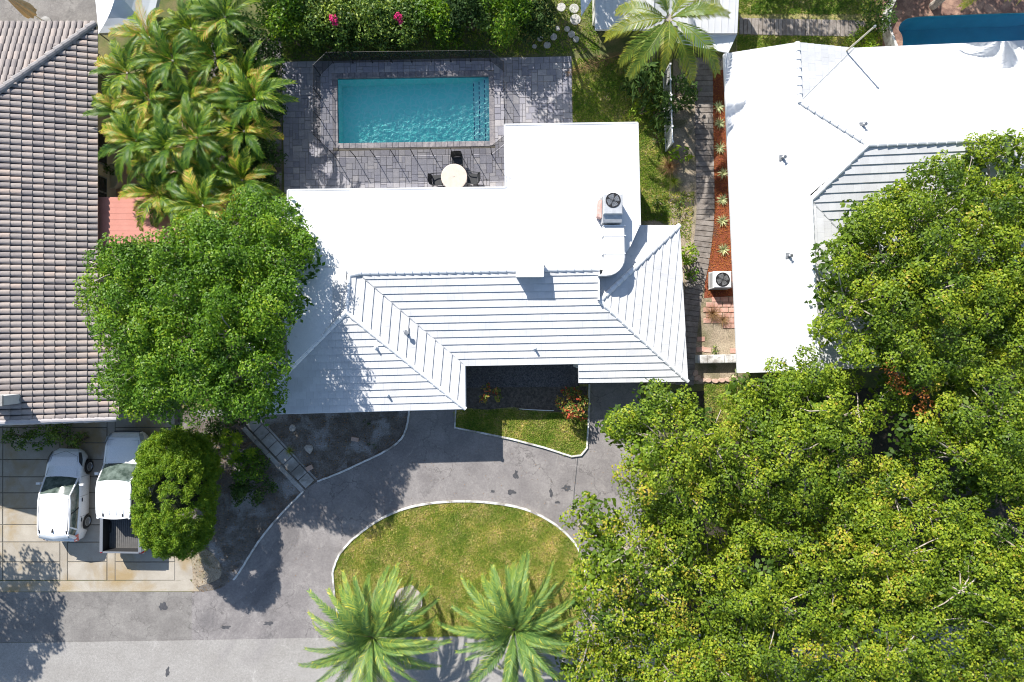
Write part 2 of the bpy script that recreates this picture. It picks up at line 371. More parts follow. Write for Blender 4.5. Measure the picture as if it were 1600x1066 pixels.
# ------------------------------------------------------------------ the ground and its sheets
PA = R(0.9)                                   # the plot is turned slightly against the camera
POOL_C = P2(646, 171.5)
POOL_HX, POOL_HY = 3.73, 1.62
def loc2(c, ang, x, y): return (c[0]+x*math.cos(ang)-y*math.sin(ang), c[1]+x*math.sin(ang)+y*math.cos(ang))
hx0, hx1, hy0, hy1 = POOL_C[0]-3.84, POOL_C[0]+3.84, POOL_C[1]-1.74, POOL_C[1]+1.74
kx0, ky0 = P2(1385, 118); kx1, ky1 = P2(1690, 18)
xs = [-110, hx0, hx1, kx0, kx1, 110]; ys = [-110, ky0, ky1, 110] ; ys = sorted([-110, hy0, hy1, ky0, ky1, 110])
mb = MB()
for i in range(5):
    for j in range(5):
        cx = (xs[i]+xs[i+1])/2; cy = (ys[j]+ys[j+1])/2
        if hx0 < cx < hx1 and hy0 < cy < hy1: continue
        if kx0 < cx < kx1 and ky0 < cy < ky1: continue
        mb.face([(xs[i], ys[j], 0), (xs[i+1], ys[j], 0), (xs[i+1], ys[j+1], 0), (xs[i], ys[j+1], 0)])
mb.build('ground', M['ground'])['kind'] = 'structure'

C1 = [(300, 926), (335, 922), (360, 910), (375, 893), (395, 860), (415, 832), (445, 797), (475, 767)]
C2 = [(496, 752), (530, 739), (565, 723), (600, 706), (624, 689), (634, 672), (639, 648), (640, 620)]
C1s = spline(C1, 6); C2s = spline(C2, 6)
sheet('soil_strip', gp([(276, 640), (299.5, 640), (299.5, 906), (276, 906)]), 0.0045, M['soil'])
sheet('soil_bed', gp([(300, 640), (640, 640)] + C2s[::-1] + C1s[::-1] ), 0.004, M['soil'])
sheet('sandy_patch', gp(spline([(300, 862), (322, 858), (338, 872), (346, 888), (342, 904), (318, 914), (300, 918)], 4)), 0.008, M['sand'])
drive_poly = [(300, 1001), (300, 927)] + C1s[1:] + C2s + [(640, 600), (712, 600), (712, 560), (1000, 560), (1003, 800), (1015, 900), (1045, 988)]
sheet('driveway', gp(drive_poly), 0.006, M['drive'])
sheet('road_shoulder', gp([(-500, 1010), (-500, 926), (300, 925), (300, 1001)]), 0.006, M['apron'])
sheet('road', [P2(-900, 1018), P2(300, 1000.5), P2(500, 996.5), P2(1045, 986), P2(2500, 960), P2(2500, 1500), P2(-900, 1500)], 0.010, M['road'])
sheet('concrete_apron', gp([(-300, 925), (-300, 909), (280, 907), (296, 905), (312, 924)]), 0.012, M['conc'])
# oil stains, tar patch seam
for (x, y, a, b, s) in [(806, 742, 5, 8, 1), (799, 769, 7, 5, 2), (885, 763, 9, 5, 3), (872, 785, 5, 3, 4), (861, 770, 3, 7, 5), (255, 948, 7, 8, 6), (352, 980, 10, 4, 7), (770, 768, 4, 3, 8), (420, 974, 9, 4, 9), (262, 1050, 4, 8, 10)]:
    r0 = random.Random(s); pts = []
    for k in range(14):
        t = k/14*2*math.pi; rr = r0.uniform(0.5, 1.15)
        pts.append((x+a*rr*math.cos(t), y+b*rr*math.sin(t)))
    sheet('oil_stain', gp(spline(pts, 3, True)), 0.0135, M['stain'])
kerb('driveway_kerb', gp(C1s[14:]), 0.09, 0.09)
kerb('driveway_kerb', gp(C2s), 0.09, 0.09)
ISL = [(521, 905), (523, 884), (535, 860), (560, 835), (600, 808), (650, 790), (715, 783), (780, 787), (830, 799), (875, 825), (905, 860), (915, 905), (910, 950), (890, 985), (850, 990), (560, 992), (530, 960)]
ISLs = spline(ISL, 6, True)
sheet('island_lawn', gp(ISLs), 0.03, M['lawn'])
kerb('island_kerb', gp(spline(ISL+ISL, 6)[15*6+4:15*6+4+14*6-6]), 0.10, 0.11)
FB = [(711, 605), (712, 640), (711, 668), (752, 676), (800, 686), (850, 699), (893, 713), (908, 711), (917, 700), (919, 660), (921, 600)]
sheet('front_lawn', gp(FB), 0.03, M['lawn'])
sheet('gravel_bed', gp([(712, 540), (905, 540), (905, 604), (712, 606)]), 0.040, M['gravel'])
sheet('entry_soil', gp([(713, 604), (918, 604), (917, 645), (860, 643), (800, 636), (760, 640), (713, 636)]), 0.036, surf('entry_mulch', (0.06, 0.05, 0.04), (0.13, 0.11, 0.09), 6, .95, grain=.4, gscale=16))
sheet('tar_seam', gp([(902.4, 714), (903.6, 714), (897.6, 770), (895.2, 826), (894, 826), (896.4, 770)]), 0.0125, M['stain'])
kerb('front_lawn_kerb', gp(FB), 0.09, 0.10)
# back and side yards
sheet('back_lawn', gp([(895, 92), (1050, 92), (1052, 300), (1030, 345), (890, 345)]), 0.004, M['lawn'])
sheet('side_yard_soil', gp([(1000, 346), (1030, 340), (1052, 290), (1052, 92), (1160, 92), (1160, 600), (1010, 600)]), 0.0045, M['sand'])
sheet('yard_soil', gp([(330, 60), (440, 60), (440, 340), (330, 340)]), 0.004, M['soil'])
sheet('mulch_bed', gp([(1113, 110), (1150, 108), (1156, 462), (1100, 466), (1104, 400), (1113, 330)]), 0.009, M['mulch'])
sheet('neighbour_lawn', gp([(1150, -40), (1386, -40), (1386, 110), (1150, 110)]), 0.0045, M['lawn'])
sheet('side_patio', gp([(150, 180), (290, 180), (290, 380), (150, 380)]), 0.005, M['salmon'])
sheet('dark_patio', gp([(-60, -60), (152, -60), (152, 60), (-60, 60)]), 0.005, M['apron'])
sheet('shaded_yard', gp([(1050, 612), (1700, 600), (1700, 980), (1050, 984)]), 0.005, surf('yard_canopy_shade', (0.03, 0.027, 0.02), (0.06, 0.05, 0.035), 4, 0.95, grain=0.4, gscale=14))  # ground colour near black: canopy shade painted in

# ------------------------------------------------------------------ pool one
pool = thing('swimming_pool', 'rectangular turquoise swimming pool with steps at its right end inside the grey paver deck', 'pool', (POOL_C[0], POOL_C[1], 0), PA)
mp, nt, b = newmat('pool_plaster'); p_ = pos(nt)
n_ = noise(nt, 1.2, 4, 0.5, p_); r_ = ramp(nt, n_.outputs[0], 0.3, 0.7)
nt.links.new(mixc(nt, r_.outputs[0], (0.48, 0.86, 0.82), (0.54, 0.89, 0.85)), b.inputs['Base Color']); b.inputs['Roughness'].default_value = 0.8
M['plaster'] = mp
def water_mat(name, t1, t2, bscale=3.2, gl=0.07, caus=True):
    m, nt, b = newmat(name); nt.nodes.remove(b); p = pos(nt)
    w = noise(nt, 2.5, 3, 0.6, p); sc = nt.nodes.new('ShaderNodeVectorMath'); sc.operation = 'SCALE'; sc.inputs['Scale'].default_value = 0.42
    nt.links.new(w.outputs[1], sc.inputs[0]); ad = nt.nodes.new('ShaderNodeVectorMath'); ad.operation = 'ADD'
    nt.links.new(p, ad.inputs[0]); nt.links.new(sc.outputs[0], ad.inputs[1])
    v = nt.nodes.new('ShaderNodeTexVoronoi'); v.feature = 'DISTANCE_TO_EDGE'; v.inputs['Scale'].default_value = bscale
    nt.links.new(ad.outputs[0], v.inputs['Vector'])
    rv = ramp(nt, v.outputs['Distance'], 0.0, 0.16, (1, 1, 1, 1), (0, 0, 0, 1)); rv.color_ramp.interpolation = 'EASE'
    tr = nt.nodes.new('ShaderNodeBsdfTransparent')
    if caus: nt.links.new(mixc(nt, rv.outputs[0], t1, t2), tr.inputs[0])  # caustic light net painted into the water tint
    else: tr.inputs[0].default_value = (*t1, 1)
    g = nt.nodes.new('ShaderNodeBsdfGlossy'); g.inputs['Roughness'].default_value = 0.05
    bn = noise(nt, 4.5, 4, 0.6, p, 1.0); bp = nt.nodes.new('ShaderNodeBump'); bp.inputs['Strength'].default_value = 0.2; bp.inputs['Distance'].default_value = 0.04
    nt.links.new(bn.outputs[0], bp.inputs['Height']); nt.links.new(bp.outputs[0], g.inputs['Normal'])
    fr = nt.nodes.new('ShaderNodeFresnel'); fr.inputs['IOR'].default_value = 1.33; nt.links.new(bp.outputs[0], fr.inputs['Normal'])
    mx = nt.nodes.new('ShaderNodeMixShader'); nt.links.new(fr.outputs[0], mx.inputs[0])
    nt.links.new(tr.outputs[0], mx.inputs[1]); nt.links.new(g.outputs[0], mx.inputs[2])
    nt.links.new(mx.outputs[0], nt.nodes['Material Output'].inputs[0]); return m
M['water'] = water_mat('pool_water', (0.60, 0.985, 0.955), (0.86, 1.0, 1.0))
X, Y = POOL_HX, POOL_HY
mb = MB(); zb0, zb1 = -1.25, -0.95
xs_ = X-0.95
mb.face([(-X, -Y, zb0), (xs_, -Y, zb1), (xs_, Y, zb1), (-X, Y, zb0)])
mb.face([(xs_, -Y, zb1), (X, -Y, zb1), (X, Y, zb1), (xs_, Y, zb1)])
mb.face([(-X, Y, 0.0), (X, Y, 0.0), (X, Y, zb1), (-X, Y, zb0)]); mb.face([(-X, -Y, 0.0), (-X, -Y, zb0), (X, -Y, zb1), (X, -Y, 0.0)])
mb.face([(-X, -Y, 0.0), (-X, Y, 0.0), (-X, Y, zb0), (-X, -Y, zb0)]); mb.face([(X, -Y, 0.0), (X, -Y, zb1), (X, Y, zb1), (X, Y, 0.0)])
mb.build('pool_shell', M['plaster'], pool, False)
M['plasterwhite'] = surf('step_plaster', (0.66, 0.83, 0.82), (0.72, 0.86, 0.85), 3, 0.8)
for k in range(3):
    x0 = X-0.28*(3-k); zt = -0.74+0.22*k
    mb = MB(); mb.box(x0, X-0.28*(2-k)-0.003, -Y+.004, Y-.004, zb1+0.004, zt); st = mb.build('pool_step', M['plasterwhite'], pool, False)
    mb = MB(); yy = -Y+0.1
    while yy < Y-0.2: mb.box(x0+0.01, x0+0.05, yy, yy+0.15, zt, zt+0.006); yy += 0.24
    mb.build('tile_trim', plain('trim_tile_blue', (0.02, 0.07, 0.2), 0.4) if k == 0 else bpy.data.materials['trim_tile_blue'], st, False)
mb = MB(); 
mb.grid([[(-X, -Y, -0.0), (X, -Y, 0), (X, Y, 0), (-X, Y, 0)], [(-X+.02, -Y+.02, -0.0), (X-.02, -Y+.02, 0), (X-.02, Y-.02, 0), (-X+.02, Y-.02, 0)], [(-X+.02, -Y+.02, -0.22), (X-.02, -Y+.02, -.22), (X-.02, Y-.02, -.22), (-X+.02, Y-.02, -.22)]], True)
mb.build('waterline_tile', plain('waterline_blue', (0.10, 0.22, 0.30), 0.4), pool, False)
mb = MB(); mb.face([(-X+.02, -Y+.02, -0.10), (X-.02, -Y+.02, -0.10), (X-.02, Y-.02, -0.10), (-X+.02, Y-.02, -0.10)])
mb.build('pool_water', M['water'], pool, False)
# coping stones, one by one (shared meshes)
cop = []
for t in (0.1, 0.45, 0.8):
    m_ = MB(); m_.tone = t; m_.box(-0.145, 0.145, -0.13, 0.13, -0.12, 0.035, 0.012); cop.append(m_.mesh('coping_stone', M['coping']))
def coping(x, y, rz, sx=1):
    link('coping_stone', rnd.choice(cop), pool, (x, y, rnd.uniform(-.002, .002)), (0, 0, rz), (sx, 1, 1))
n = 25
for k in range(n):
    x = -X-0.0+(k+0.5)*(2*X)/n
    coping(x, Y+0.10, 0); coping(x, -Y-0.10, 0)
n = 12
for k in range(n):
    y = -Y-0.2+(k+0.5)*(2*Y+0.4)/n
    coping(-X-0.10, y, math.pi/2, 1.05); coping(X+0.10, y, math.pi/2, 1.05)

# ------------------------------------------------------------------ paver deck
DA = R(1.1); DC = P2(440.5, 97)
deck = link('pool_deck', None, None, (DC[0], DC[1], 0), (0, 0, DA)); deck['kind'] = 'structure'
def dpx(px, py):
    x, y = P2(px, py); dx, dy = x-DC[0], y-DC[1]
    return (dx*math.cos(DA)+dy*math.sin(DA), -dx*math.sin(DA)+dy*math.cos(DA))
u = 0.152; NX = int(14.15/u); NY = int(7.3/u)
occ = np.zeros((NX, NY), bool)
pc = dpx(646, 171.5)
def blocked(x0, x1, y0, y1):   # local, y negative downwards
    if x1 > pc[0]-X-0.21 and x0 < pc[0]+X+0.21 and y1 > pc[1]-Y-0.21 and y0 < pc[1]+Y+0.21: return True
    hx, hy = dpx(800, 245)
    if x0 > hx and y1 < hy: return True
    return False
for i in range(NX):
    for j in range(NY):
        if blocked(i*u, (i+1)*u, -(j+1)*u, -j*u): occ[i, j] = True
pav = []
sizes = [(2, 2), (2, 2), (3, 2), (2, 3), (1, 2), (2, 1)]
for j in range(NY):
    for i in range(NX):
        if occ[i, j]: continue
        ss = sizes[:]; rnd.shuffle(ss); ss += [(1, 1)]
        for (a, c) in ss:
            if i+a <= NX and j+c <= NY and not occ[i:i+a, j:j+c].any():
                occ[i:i+a, j:j+c] = True; pav.append((i*u, (i+a)*u, -(j+c)*u, -j*u)); break
# base under the joints, with the pool left open
mb = MB(); WX, WY = NX*u, NY*u; a0, a1, b0, b1 = pc[0]-X-.05, pc[0]+X+.05, pc[1]-Y-.05, pc[1]+Y+.05
for (x0, x1, y0, y1) in [(0, WX, b1, 0), (0, a0, b0, b1), (a1, WX, b0, b1), (0, WX, -WY, b0)]:
    mb.face([(x0, y0, 0.012), (x1, y0, 0.012), (x1, y1, 0.012), (x0, y1, 0.012)])
mb.build('joint_sand', M['joint'], deck, False)
order = sorted(pav, key=lambda q: -((q[1]-q[0])*(q[3]-q[2])*100 - 0.02*(abs(q[0]-6)+abs(q[2]+5))))
protos = {}
def pbox(mb, w, h, z, cx=0, cy=0, zt=0.0):
    g = 0.006; mb.box(cx-w/2+g, cx+w/2-g, cy-h/2+g, cy+h/2-g, 0.004, z, 0.007)
big = MB()
for q, (x0, x1, y0, y1) in enumerate(order):
    w, h = x1-x0, y1-y0; cx, cy = (x0+x1)/2, (y0+y1)/2; tone = min(1, max(0, rnd.gauss(0.5, 0.27)))
    if q < 300:
        key = (round(w/u), round(h/u), round(tone*4))
        if key not in protos:
            m_ = MB(); m_.tone = key[2]/4; pbox(m_, w, h, 0.035); protos[key] = m_.mesh('paver', M['paver'])
        link('paver', protos[key], deck, (cx, cy, rnd.uniform(-.003, .003)))
    else:
        big.tone = tone; pbox(big, w, h, 0.035+rnd.uniform(-.003, .003), cx, cy)
o = big.build('small_pavers', M['paver'], deck, False); o['kind'] = 'stuff'

# ------------------------------------------------------------------ mesh pool fence
mf, nt, b = newmat('fence_mesh'); b.inputs['Base Color'].default_value = (0.012, 0.012, 0.013, 1); b.inputs['Roughness'].default_value = 0.7
p_ = pos(nt); nn = noise(nt, 9, 2, 0.5, p_)
tr = nt.nodes.new('ShaderNodeBsdfTransparent'); mx = nt.nodes.new('ShaderNodeMixShader'); mx.inputs[0].default_value = 0.5
nt.links.new(tr.outputs[0], mx.inputs[1]); nt.links.new(b.outputs[0], mx.inputs[2]); nt.links.new(mx.outputs[0], nt.nodes['Material Output'].inputs[0])
M['fmesh'] = mf
FO = [(501, 118), (521, 99), (766, 96), (787, 112), (789, 224), (768, 241), (525, 246), (501, 222)]
fz = 0.035; ff = thing('pool_fence', 'black mesh safety fence on thin posts forming an octagon round the turquoise pool', 'fence', (*P2(645, 171), fz))
FW = [P2(a, b) for a, b in FO]; FH = 1.22
for i in range(8):
    a = Vector(FW[i]); c = Vector(FW[(i+1) % 8]); L = (c-a).length; n = max(1, round(L/0.95))
    for k in range(n):
        p = a.lerp(c, k/n); q = a.lerp(c, (k+1)/n)
        m_ = MB(); m_.tube([(p.x, p.y, fz), (p.x, p.y, fz+FH+0.02)], 0.02, 8); m_.lathe([(0.035, fz), (0.035, fz+0.012), (0.018, fz+0.02)], (p.x, p.y), 8)
        m_.build('post', M['black'], ff)
        m_ = MB(); d = (q-p).normalized(); s = Vector((-d.y, d.x))*0.002
        sag = [p.lerp(q, t/4) for t in range(5)]
        m_.grid([[(v.x, v.y, fz+0.05) for v in sag], [(v.x, v.y, fz+0.6) for v in sag], [(v.x, v.y, fz+FH-0.01*math.sin(math.pi*t/4)) for t, v in enumerate(sag)]])
        pn = m_.build('mesh_panel', M['fmesh'], ff)
        for zz, rr in ((FH, .009), (.05, .007)):
            m_ = MB(); m_.tube([(p.x, p.y, fz+zz), (q.x, q.y, fz+zz)], rr, 5); m_.build('hem', M['black'], pn)

# ------------------------------------------------------------------ neighbour's pool (top right)
kc = spline([(1410, 60), (1404, 46), (1410, 34), (1428, 27), (1480, 24), (1600, 20), (1684, 22), (1684, 112), (1440, 114), (1412, 105)], 6, True)
pool2 = thing('neighbour_pool', 'deep blue round-ended pool cut off by the right edge behind the large white roof', 'pool', (*P2(1540, 68), 0))
kw = gp(kc); mb = MB(); n = len(kw)
mb.grid([[(x, y, 0) for x, y in kw], [(x, y, -1.5) for x, y in kw]], True); mb.face([(x, y, -1.5) for x, y in kw][::-1])
mb.build('pool_shell', surf('pool_blue', (0.05, 0.30, 0.42), (0.06, 0.34, 0.47), 1.5, 0.8), pool2)
mb = MB(); mb.face([(x, y, -0.1) for x, y in kw]); M['water2'] = water_mat('blue_water', (0.42, 0.78, 0.86), (0.5, 0.86, 0.92), caus=False); mb.build('pool_water', M['water2'], pool2)
# patio ring between the hole and the pool outline
outer = [P2(1366, -60), P2(1760, -60), P2(1760, 130), P2(1372, 130)]
cx_, cy_ = P2(1545, 65); inner = sorted(kw, key=lambda p: math.atan2(p[1]-cy_, p[0]-cx_))
def rayrect(t):
    dx, dy = math.cos(t), math.sin(t); best = 1e9
    x0, y1 = outer[0]; x1, y0 = outer[2]
    for lim, d, c in ((x1, dx, cx_), (x0, dx, cx_)):
        if abs(d) > 1e-9 and (lim-c)/d > 0: best = min(best, (lim-c)/d)
    for lim, d, c in ((y1, dy, cy_), (y0, dy, cy_)):
        if abs(d) > 1e-9 and (lim-c)/d > 0: best = min(best, (lim-c)/d)
    return (cx_+dx*best, cy_+dy*best)
rows0 = []; rows1 = []
for p in inner:
    t = math.atan2(p[1]-cy_, p[0]-cx_); q = rayrect(t); rows0.append((p[0], p[1], 0.02)); rows1.append((q[0], q[1], 0.02))
mb = MB(); mb.grid([rows0, rows1], True); mb.grid([rows0, [(p[0], p[1], -0.06) for p in rows0]], True)
o = mb.build('terracotta_patio', surf('shade_toned_patio', (0.15, 0.085, 0.065), (0.22, 0.13, 0.10), 4, 0.9, (0.34, 0.21, 0.15), 1.2, (.5, .62), grain=0.2, gscale=12)); o['kind'] = 'structure'  # patio colour lowered, with the tree shade painted in

# ------------------------------------------------------------------ concrete slabs of the left drive
sl = link('parking_pad', None, None, (*P2(140, 790), 0)); sl['kind'] = 'structure'
mb = MB(); mb.face([(x, y, 0.005) for x, y in gp([(-60, 907), (278, 907), (278, 640), (-60, 640)])]); mb.build('joint_soil', M['joint'], sl)
ysl = [645, 668, 692, 718, 745, 770, 794, 820, 847, 878, 907]
slabs = []
for (xa, xb) in [(-60, 4), (5.5, 93.5), (106.5, 167), (181, 273)]:
    for k in range(len(ysl)-1): slabs.append((xa, xb, ysl[k]+0.7, ysl[k+1]-0.7))
for (xa, xb) in [(94.7, 105.3), (168.3, 179.8)]:
    for ya, yb in [(645, 720), (721, 812), (813, 907)]: slabs.append((xa, xb, ya, yb))
smesh = {}
for (xa, xb, ya, yb) in slabs:
    x0, y1 = P2(xa, ya); x1, y0 = P2(xb, yb); key = (round(x1-x0, 2), round(y1-y0, 2))
    if key not in smesh:
        m_ = MB(); m_.box(-key[0]/2, key[0]/2, -key[1]/2, key[1]/2, 0.001, 0.024, 0.008); smesh[key] = m_.mesh('slab', M['conc'])
    link('slab', smesh[key], sl, ((x0+x1)/2-sl.location.x, (y0+y1)/2-sl.location.y, rnd.uniform(-.003, .003)))
sheet('concrete_verge', gp([(273.5, 907), (273.5, 840), (286, 836), (298, 860), (302, 905)]), 0.010, M['conc'])

# ------------------------------------------------------------------ front walk: stepping slabs between the beds
wk = link('front_walk', None, None, (*P2(440, 712), 0)); wk['kind'] = 'structure'
A0 = Vector(P2(486, 758)); A1 = Vector(P2(396, 662)); d = (A1-A0).normalized(); s = Vector((-d.y, d.x)); L = (A1-A0).length
t = 0.05
ang = math.atan2(d.y, d.x)
m_ = MB(); m_.box(-0.25, 0.25, -0.29, 0.29, 0.004, 0.05, 0.012); slabm = m_.mesh('slab', M['conc_grey'])
m_ = MB(); m_.box(-0.42, 0.42, -0.11, 0.11, 0.004, 0.04, 0.012); slabn = m_.mesh('edge_slab', M['conc_grey'])
while t < L-0.3:
    c = A0+d*(t+0.26); link('slab', slabm, wk, (c.x-wk.location.x, c.y-wk.location.y, rnd.uniform(-.008, .004)), (0, 0, ang+R(rnd.uniform(-2, 2)))); t += 0.535
t = 0.0
while t < L-0.2:
    c = A0+d*(t+0.43)+s*0.50
    link('edge_slab', slabn, wk, (c.x-wk.location.x, c.y-wk.location.y, 0), (0, 0, ang+R(rnd.uniform(-1, 1))))
    c = A0+d*(t+0.43)-s*0.38
    link('edge_slab', slabn, wk, (c.x-wk.location.x, c.y-wk.location.y, -.01), (0, 0, ang+R(rnd.uniform(-1, 1))), (1, 0.4, 1)); t += 0.86

# ------------------------------------------------------------------ plank walks
def plank_walk(name, cl, w, pitch, objects=True):
    root = link(name, None, None, (*P2(*cl[0]), 0)); root['kind'] = 'structure'
    pts = [Vector(P2(a, b)) for a, b in spline(cl, 20)]
    acc = [0]
    for i in range(1, len(pts)): acc.append(acc[-1]+(pts[i]-pts[i-1]).length)
    def at(s_):
        for i in range(1, len(pts)):
            if acc[i] >= s_: t_ = (s_-acc[i-1])/(acc[i]-acc[i-1]+1e-9); return pts[i-1].lerp(pts[i], t_), (pts[i]-pts[i-1]).normalized()
        return pts[-1], (pts[-1]-pts[-2]).normalized()
    # dark bearer strip under the boards
    m = MB(); l = []; r = []
    for i, p in enumerate(pts):
        d = (pts[min(i+1, len(pts)-1)]-pts[max(i-1, 0)]).normalized(); sd_ = Vector((-d.y, d.x))*(w/2-.03); l.append((*(p+sd_), 0.013)); r.append((*(p-sd_), 0.013))
    m.grid([l, r]); m.build('bearer', M['joint'], root)
    vs = []
    for q in range(3):
        m_ = MB(); m_.box(-pitch/2+.012, pitch/2-.012, -w/2, w/2, 0.014, 0.045, 0.008); vs.append(m_.mesh('board', M['board']))
    s_ = pitch/2
    while s_ < acc[-1]:
        p, d = at(s_); link('board', rnd.choice(vs), root, (p.x-root.location.x+rnd.uniform(-.01, .01), p.y-root.location.y, rnd.uniform(-.004, .004)), (0, 0, math.atan2(d.y, d.x)+R(rnd.uniform(-.8, .8)))); s_ += pitch
    return root
plank_walk('side_walk', [(1099, 93), (1100, 170), (1101, 260), (1102, 330), (1095, 400), (1083, 460), (1074, 530), (1070, 600)], 0.88, 0.262)
plank_walk('board_walk', [(1155, 41), (1220, 43), (1290, 44), (1352, 46)], 0.80, 0.19)
plank_walk('cross_walk', [(1060, 99), (1126, 98)], 0.5, 0.2)

# brick patch beside the white wall
bp_ = link('brick_patch', None, None, (*P2(1127, 485), 0)); bp_['kind'] = 'structure'
m_ = MB(); m_.box(-.19, .19, -.115, .115, 0.005, 0.045, 0.012); bm_ = m_.mesh('brick', M['brick'])
for r_i in range(6):
    for c_i in range(4):
        if (r_i, c_i) in ((5, 0), (5, 1), (0, 0)): continue
        px, py = 1105+c_i*13.2+(r_i % 2)*4, 468+r_i*8.3
        x, y = P2(px, py); link('brick', bm_, bp_, (x-bp_.location.x, y-bp_.location.y, rnd.uniform(-.006, .004)), (0, 0, R(rnd.uniform(-3, 3))))
for px, py in [(1094, 546), (1105, 547), (1095, 530), (1147, 548), (1155, 549)]:
    x, y = P2(px, py); link('brick', bm_, bp_, (x-bp_.location.x, y-bp_.location.y, 0), (0, 0, R(rnd.uniform(-8, 8))))
# ------------------------------------------------------------------ roofs
def plane_z(p0, p1, p2):
    a = Vector(p1)-Vector(p0); b = Vector(p2)-Vector(p0); n = a.cross(b); n.normalize()
    return lambda x, y: p0[2]-(n.x*(x-p0[0])+n.y*(y-p0[1]))/n.z
def courses(house, polyxy, zf, pitch=0.33, lip=0.044, tile_w=0.33, mat=None, name='tile_course', gap=0.003, jit=0.002, ref=None):
    """stepped courses of flat tiles on a sloping convex polygon; one object per course"""
    mat = mat or M['white']
    g = Vector((zf(1, 0)-zf(0, 0), zf(0, 1)-zf(0, 0))); dn = -g.normalized(); slope = g.length; al = Vector((-dn.y, dn.x))
    vs = [dn.dot(Vector(p)) for p in polyxy]; us = [al.dot(Vector(p)) for p in polyxy]
    v1 = max(vs); v0 = min(vs); vtop = v1
    m = MB()
    area = sum(polyxy[i][0]*polyxy[(i+1) % len(polyxy)][1]-polyxy[(i+1) % len(polyxy)][0]*polyxy[i][1] for i in range(len(polyxy)))
    pp = polyxy if area > 0 else polyxy[::-1]
    m.face([(x, y, zf(x, y)-0.015) for x, y in pp])
    # fascia drop around the slab
    m.grid([[(x, y, zf(x, y)-0.16) for x, y in pp], [(x, y, zf(x, y)-0.015) for x, y in pp]], True)
    m.build('roof_deck', M['white'], house)
    v = v1; k = 0
    if ref is not None:
        vr = dn.dot(Vector(ref)); k = -math.ceil((v1-vr)/pitch-1e-6); v = vr-k*pitch
    while v > v0+0.02:
        lo = v-pitch
        band = clip(clip(pp, dn.x, dn.y, v), -dn.x, -dn.y, -lo)
        if len(band) >= 3:
            m = MB(); bu = [al.dot(Vector(p)) for p in band]; ua, ub = min(bu), max(bu)
            if tile_w: u0 = math.floor(ua/tile_w)*tile_w + ((k % 2)*tile_w/2) - tile_w
            else: u0 = ua; 
            while u0 < ub:
                u1 = u0+(tile_w or (ub-ua)+1)
                t = clip(clip(band, al.x, al.y, u1-gap/2), -al.x, -al.y, -(u0+gap/2))
                if len(t) >= 3:
                    m.tone = rnd.random(); jz = rnd.uniform(-jit, jit); jv = rnd.uniform(-.004, .004)
                    top = [(x, y, zf(x, y)+0.006+jz+lip*max(0.0, (dn.x*x+dn.y*y-lo)/pitch)) for x, y in t]
                    m.face(top)
                    # lips: outer boundary skirts
                    nn = len(t)
                    m.grid([[(x, y, zf(x, y)-0.012) for x, y in t], top], True)
                u0 = u1
            if m.F: m.build(name, mat, house)
        v = lo; k += 1
def caps(house, a, b, w=0.24, L=0.36, h=0.07, mat=None, name='ridge_cap', dz=0.03, flat=False):
    mat = mat or M['cap']
    a = Vector(a); b = Vector(b); d = b-a; n = max(1, round(d.length/L)); L = d.length/n; d.normalize()
    key = 'capmesh_%s_%.3f_%.2f' % (mat.name, L, w)
    me = bpy.data.meshes.get(key)
    if not me:
        m = MB(); rows = []
        for x, f, z in ((-L*0.04, 0.82, -0.004), (L*1.06, 1.0, 0.03)):
            rows.append([(x, w/2*f*c, h*f*s_+z-0.02*(1-s_)) for c, s_ in ((-1, 0), (-0.72, .62), (-.3, .95), (.3, .95), (.72, .62), (1, 0))])
        m.grid(rows); m.face([(p[0], p[1], p[2]) for p in rows[1]]); m.face(rows[0][::-1])
        me = m.mesh(key, mat)
    yaw = math.atan2(d.y, d.x); pit = -math.asin(max(-1, min(1, d.z)))
    for k in range(n):
        p = a+d*(k*L)
        link(name, me, house, (p.x-house.location.x, p.y-house.location.y, p.z-house.location.z+dz), (0, pit+R(rnd.uniform(-.5, .5)), yaw+R(rnd.uniform(-1, 1))))
def gutter(house, pts, z0, mat): pass

# ================= main house
mh = thing('main_house', 'white house in the middle, flat roof behind and pitched white tile roof in front', 'house', (*P2(740, 440), 0))
ZF, ZE, ZR = 3.42, 2.65, 3.52
# flat deck
fl = [P2(450, 297, ZF), P2(790, 293, ZF), P2(788.5, 195, ZF), P2(996, 192, ZF), P2(1000, 352, ZF), P2(985, 385, ZF), P2(960, 421, ZF), P2(936, 421.5, ZF), P2(546, 429, ZF), P2(541, 489, ZF), P2(452, 575, ZF), P2(444, 500, ZF)]
mb = MB(); mb.prism(fl, ZF-0.22, ZF); mb.build('flat_roof', M['whiteflat'], mh)
mb = MB()   # low gravel-stop edge around the deck
for i in (11, 0, 1, 2, 3):
    a = Vector(fl[i]); b = Vector(fl[(i+1) % 12]); d = (b-a).normalized(); s = Vector((d.y, -d.x))*0.04
    if i == 0 or 1: 
        q = [a+s, b+s, b-s, a-s]; mb.prism([(v.x, v.y) for v in q], ZF-0.24-0.003*i, ZF+0.014+0.002*i)
mb.build('roof_edging', M['white'], mh)
# membrane lap seams
mb = MB(); 
for k in range(8):
    y = fl[0][1]-0.35-0.5*k*1.02
    if y < P2(0, 425, ZF)[1]+0.15: break
    mb.box(fl[0][0]+0.3, P2(935, 0, ZF)[0], y, y+0.09, ZF, ZF+0.003)
for k in range(5):
    y = P2(0, 192, ZF)[1]-0.5-k*0.62
    if y < fl[0][1]+0.1: break
    mb.box(P2(792, 0, ZF)[0], P2(994, 0, ZF)[0], y, y+0.09, ZF, ZF+0.003)
mb.build('lap_seam', M['white'], mh)
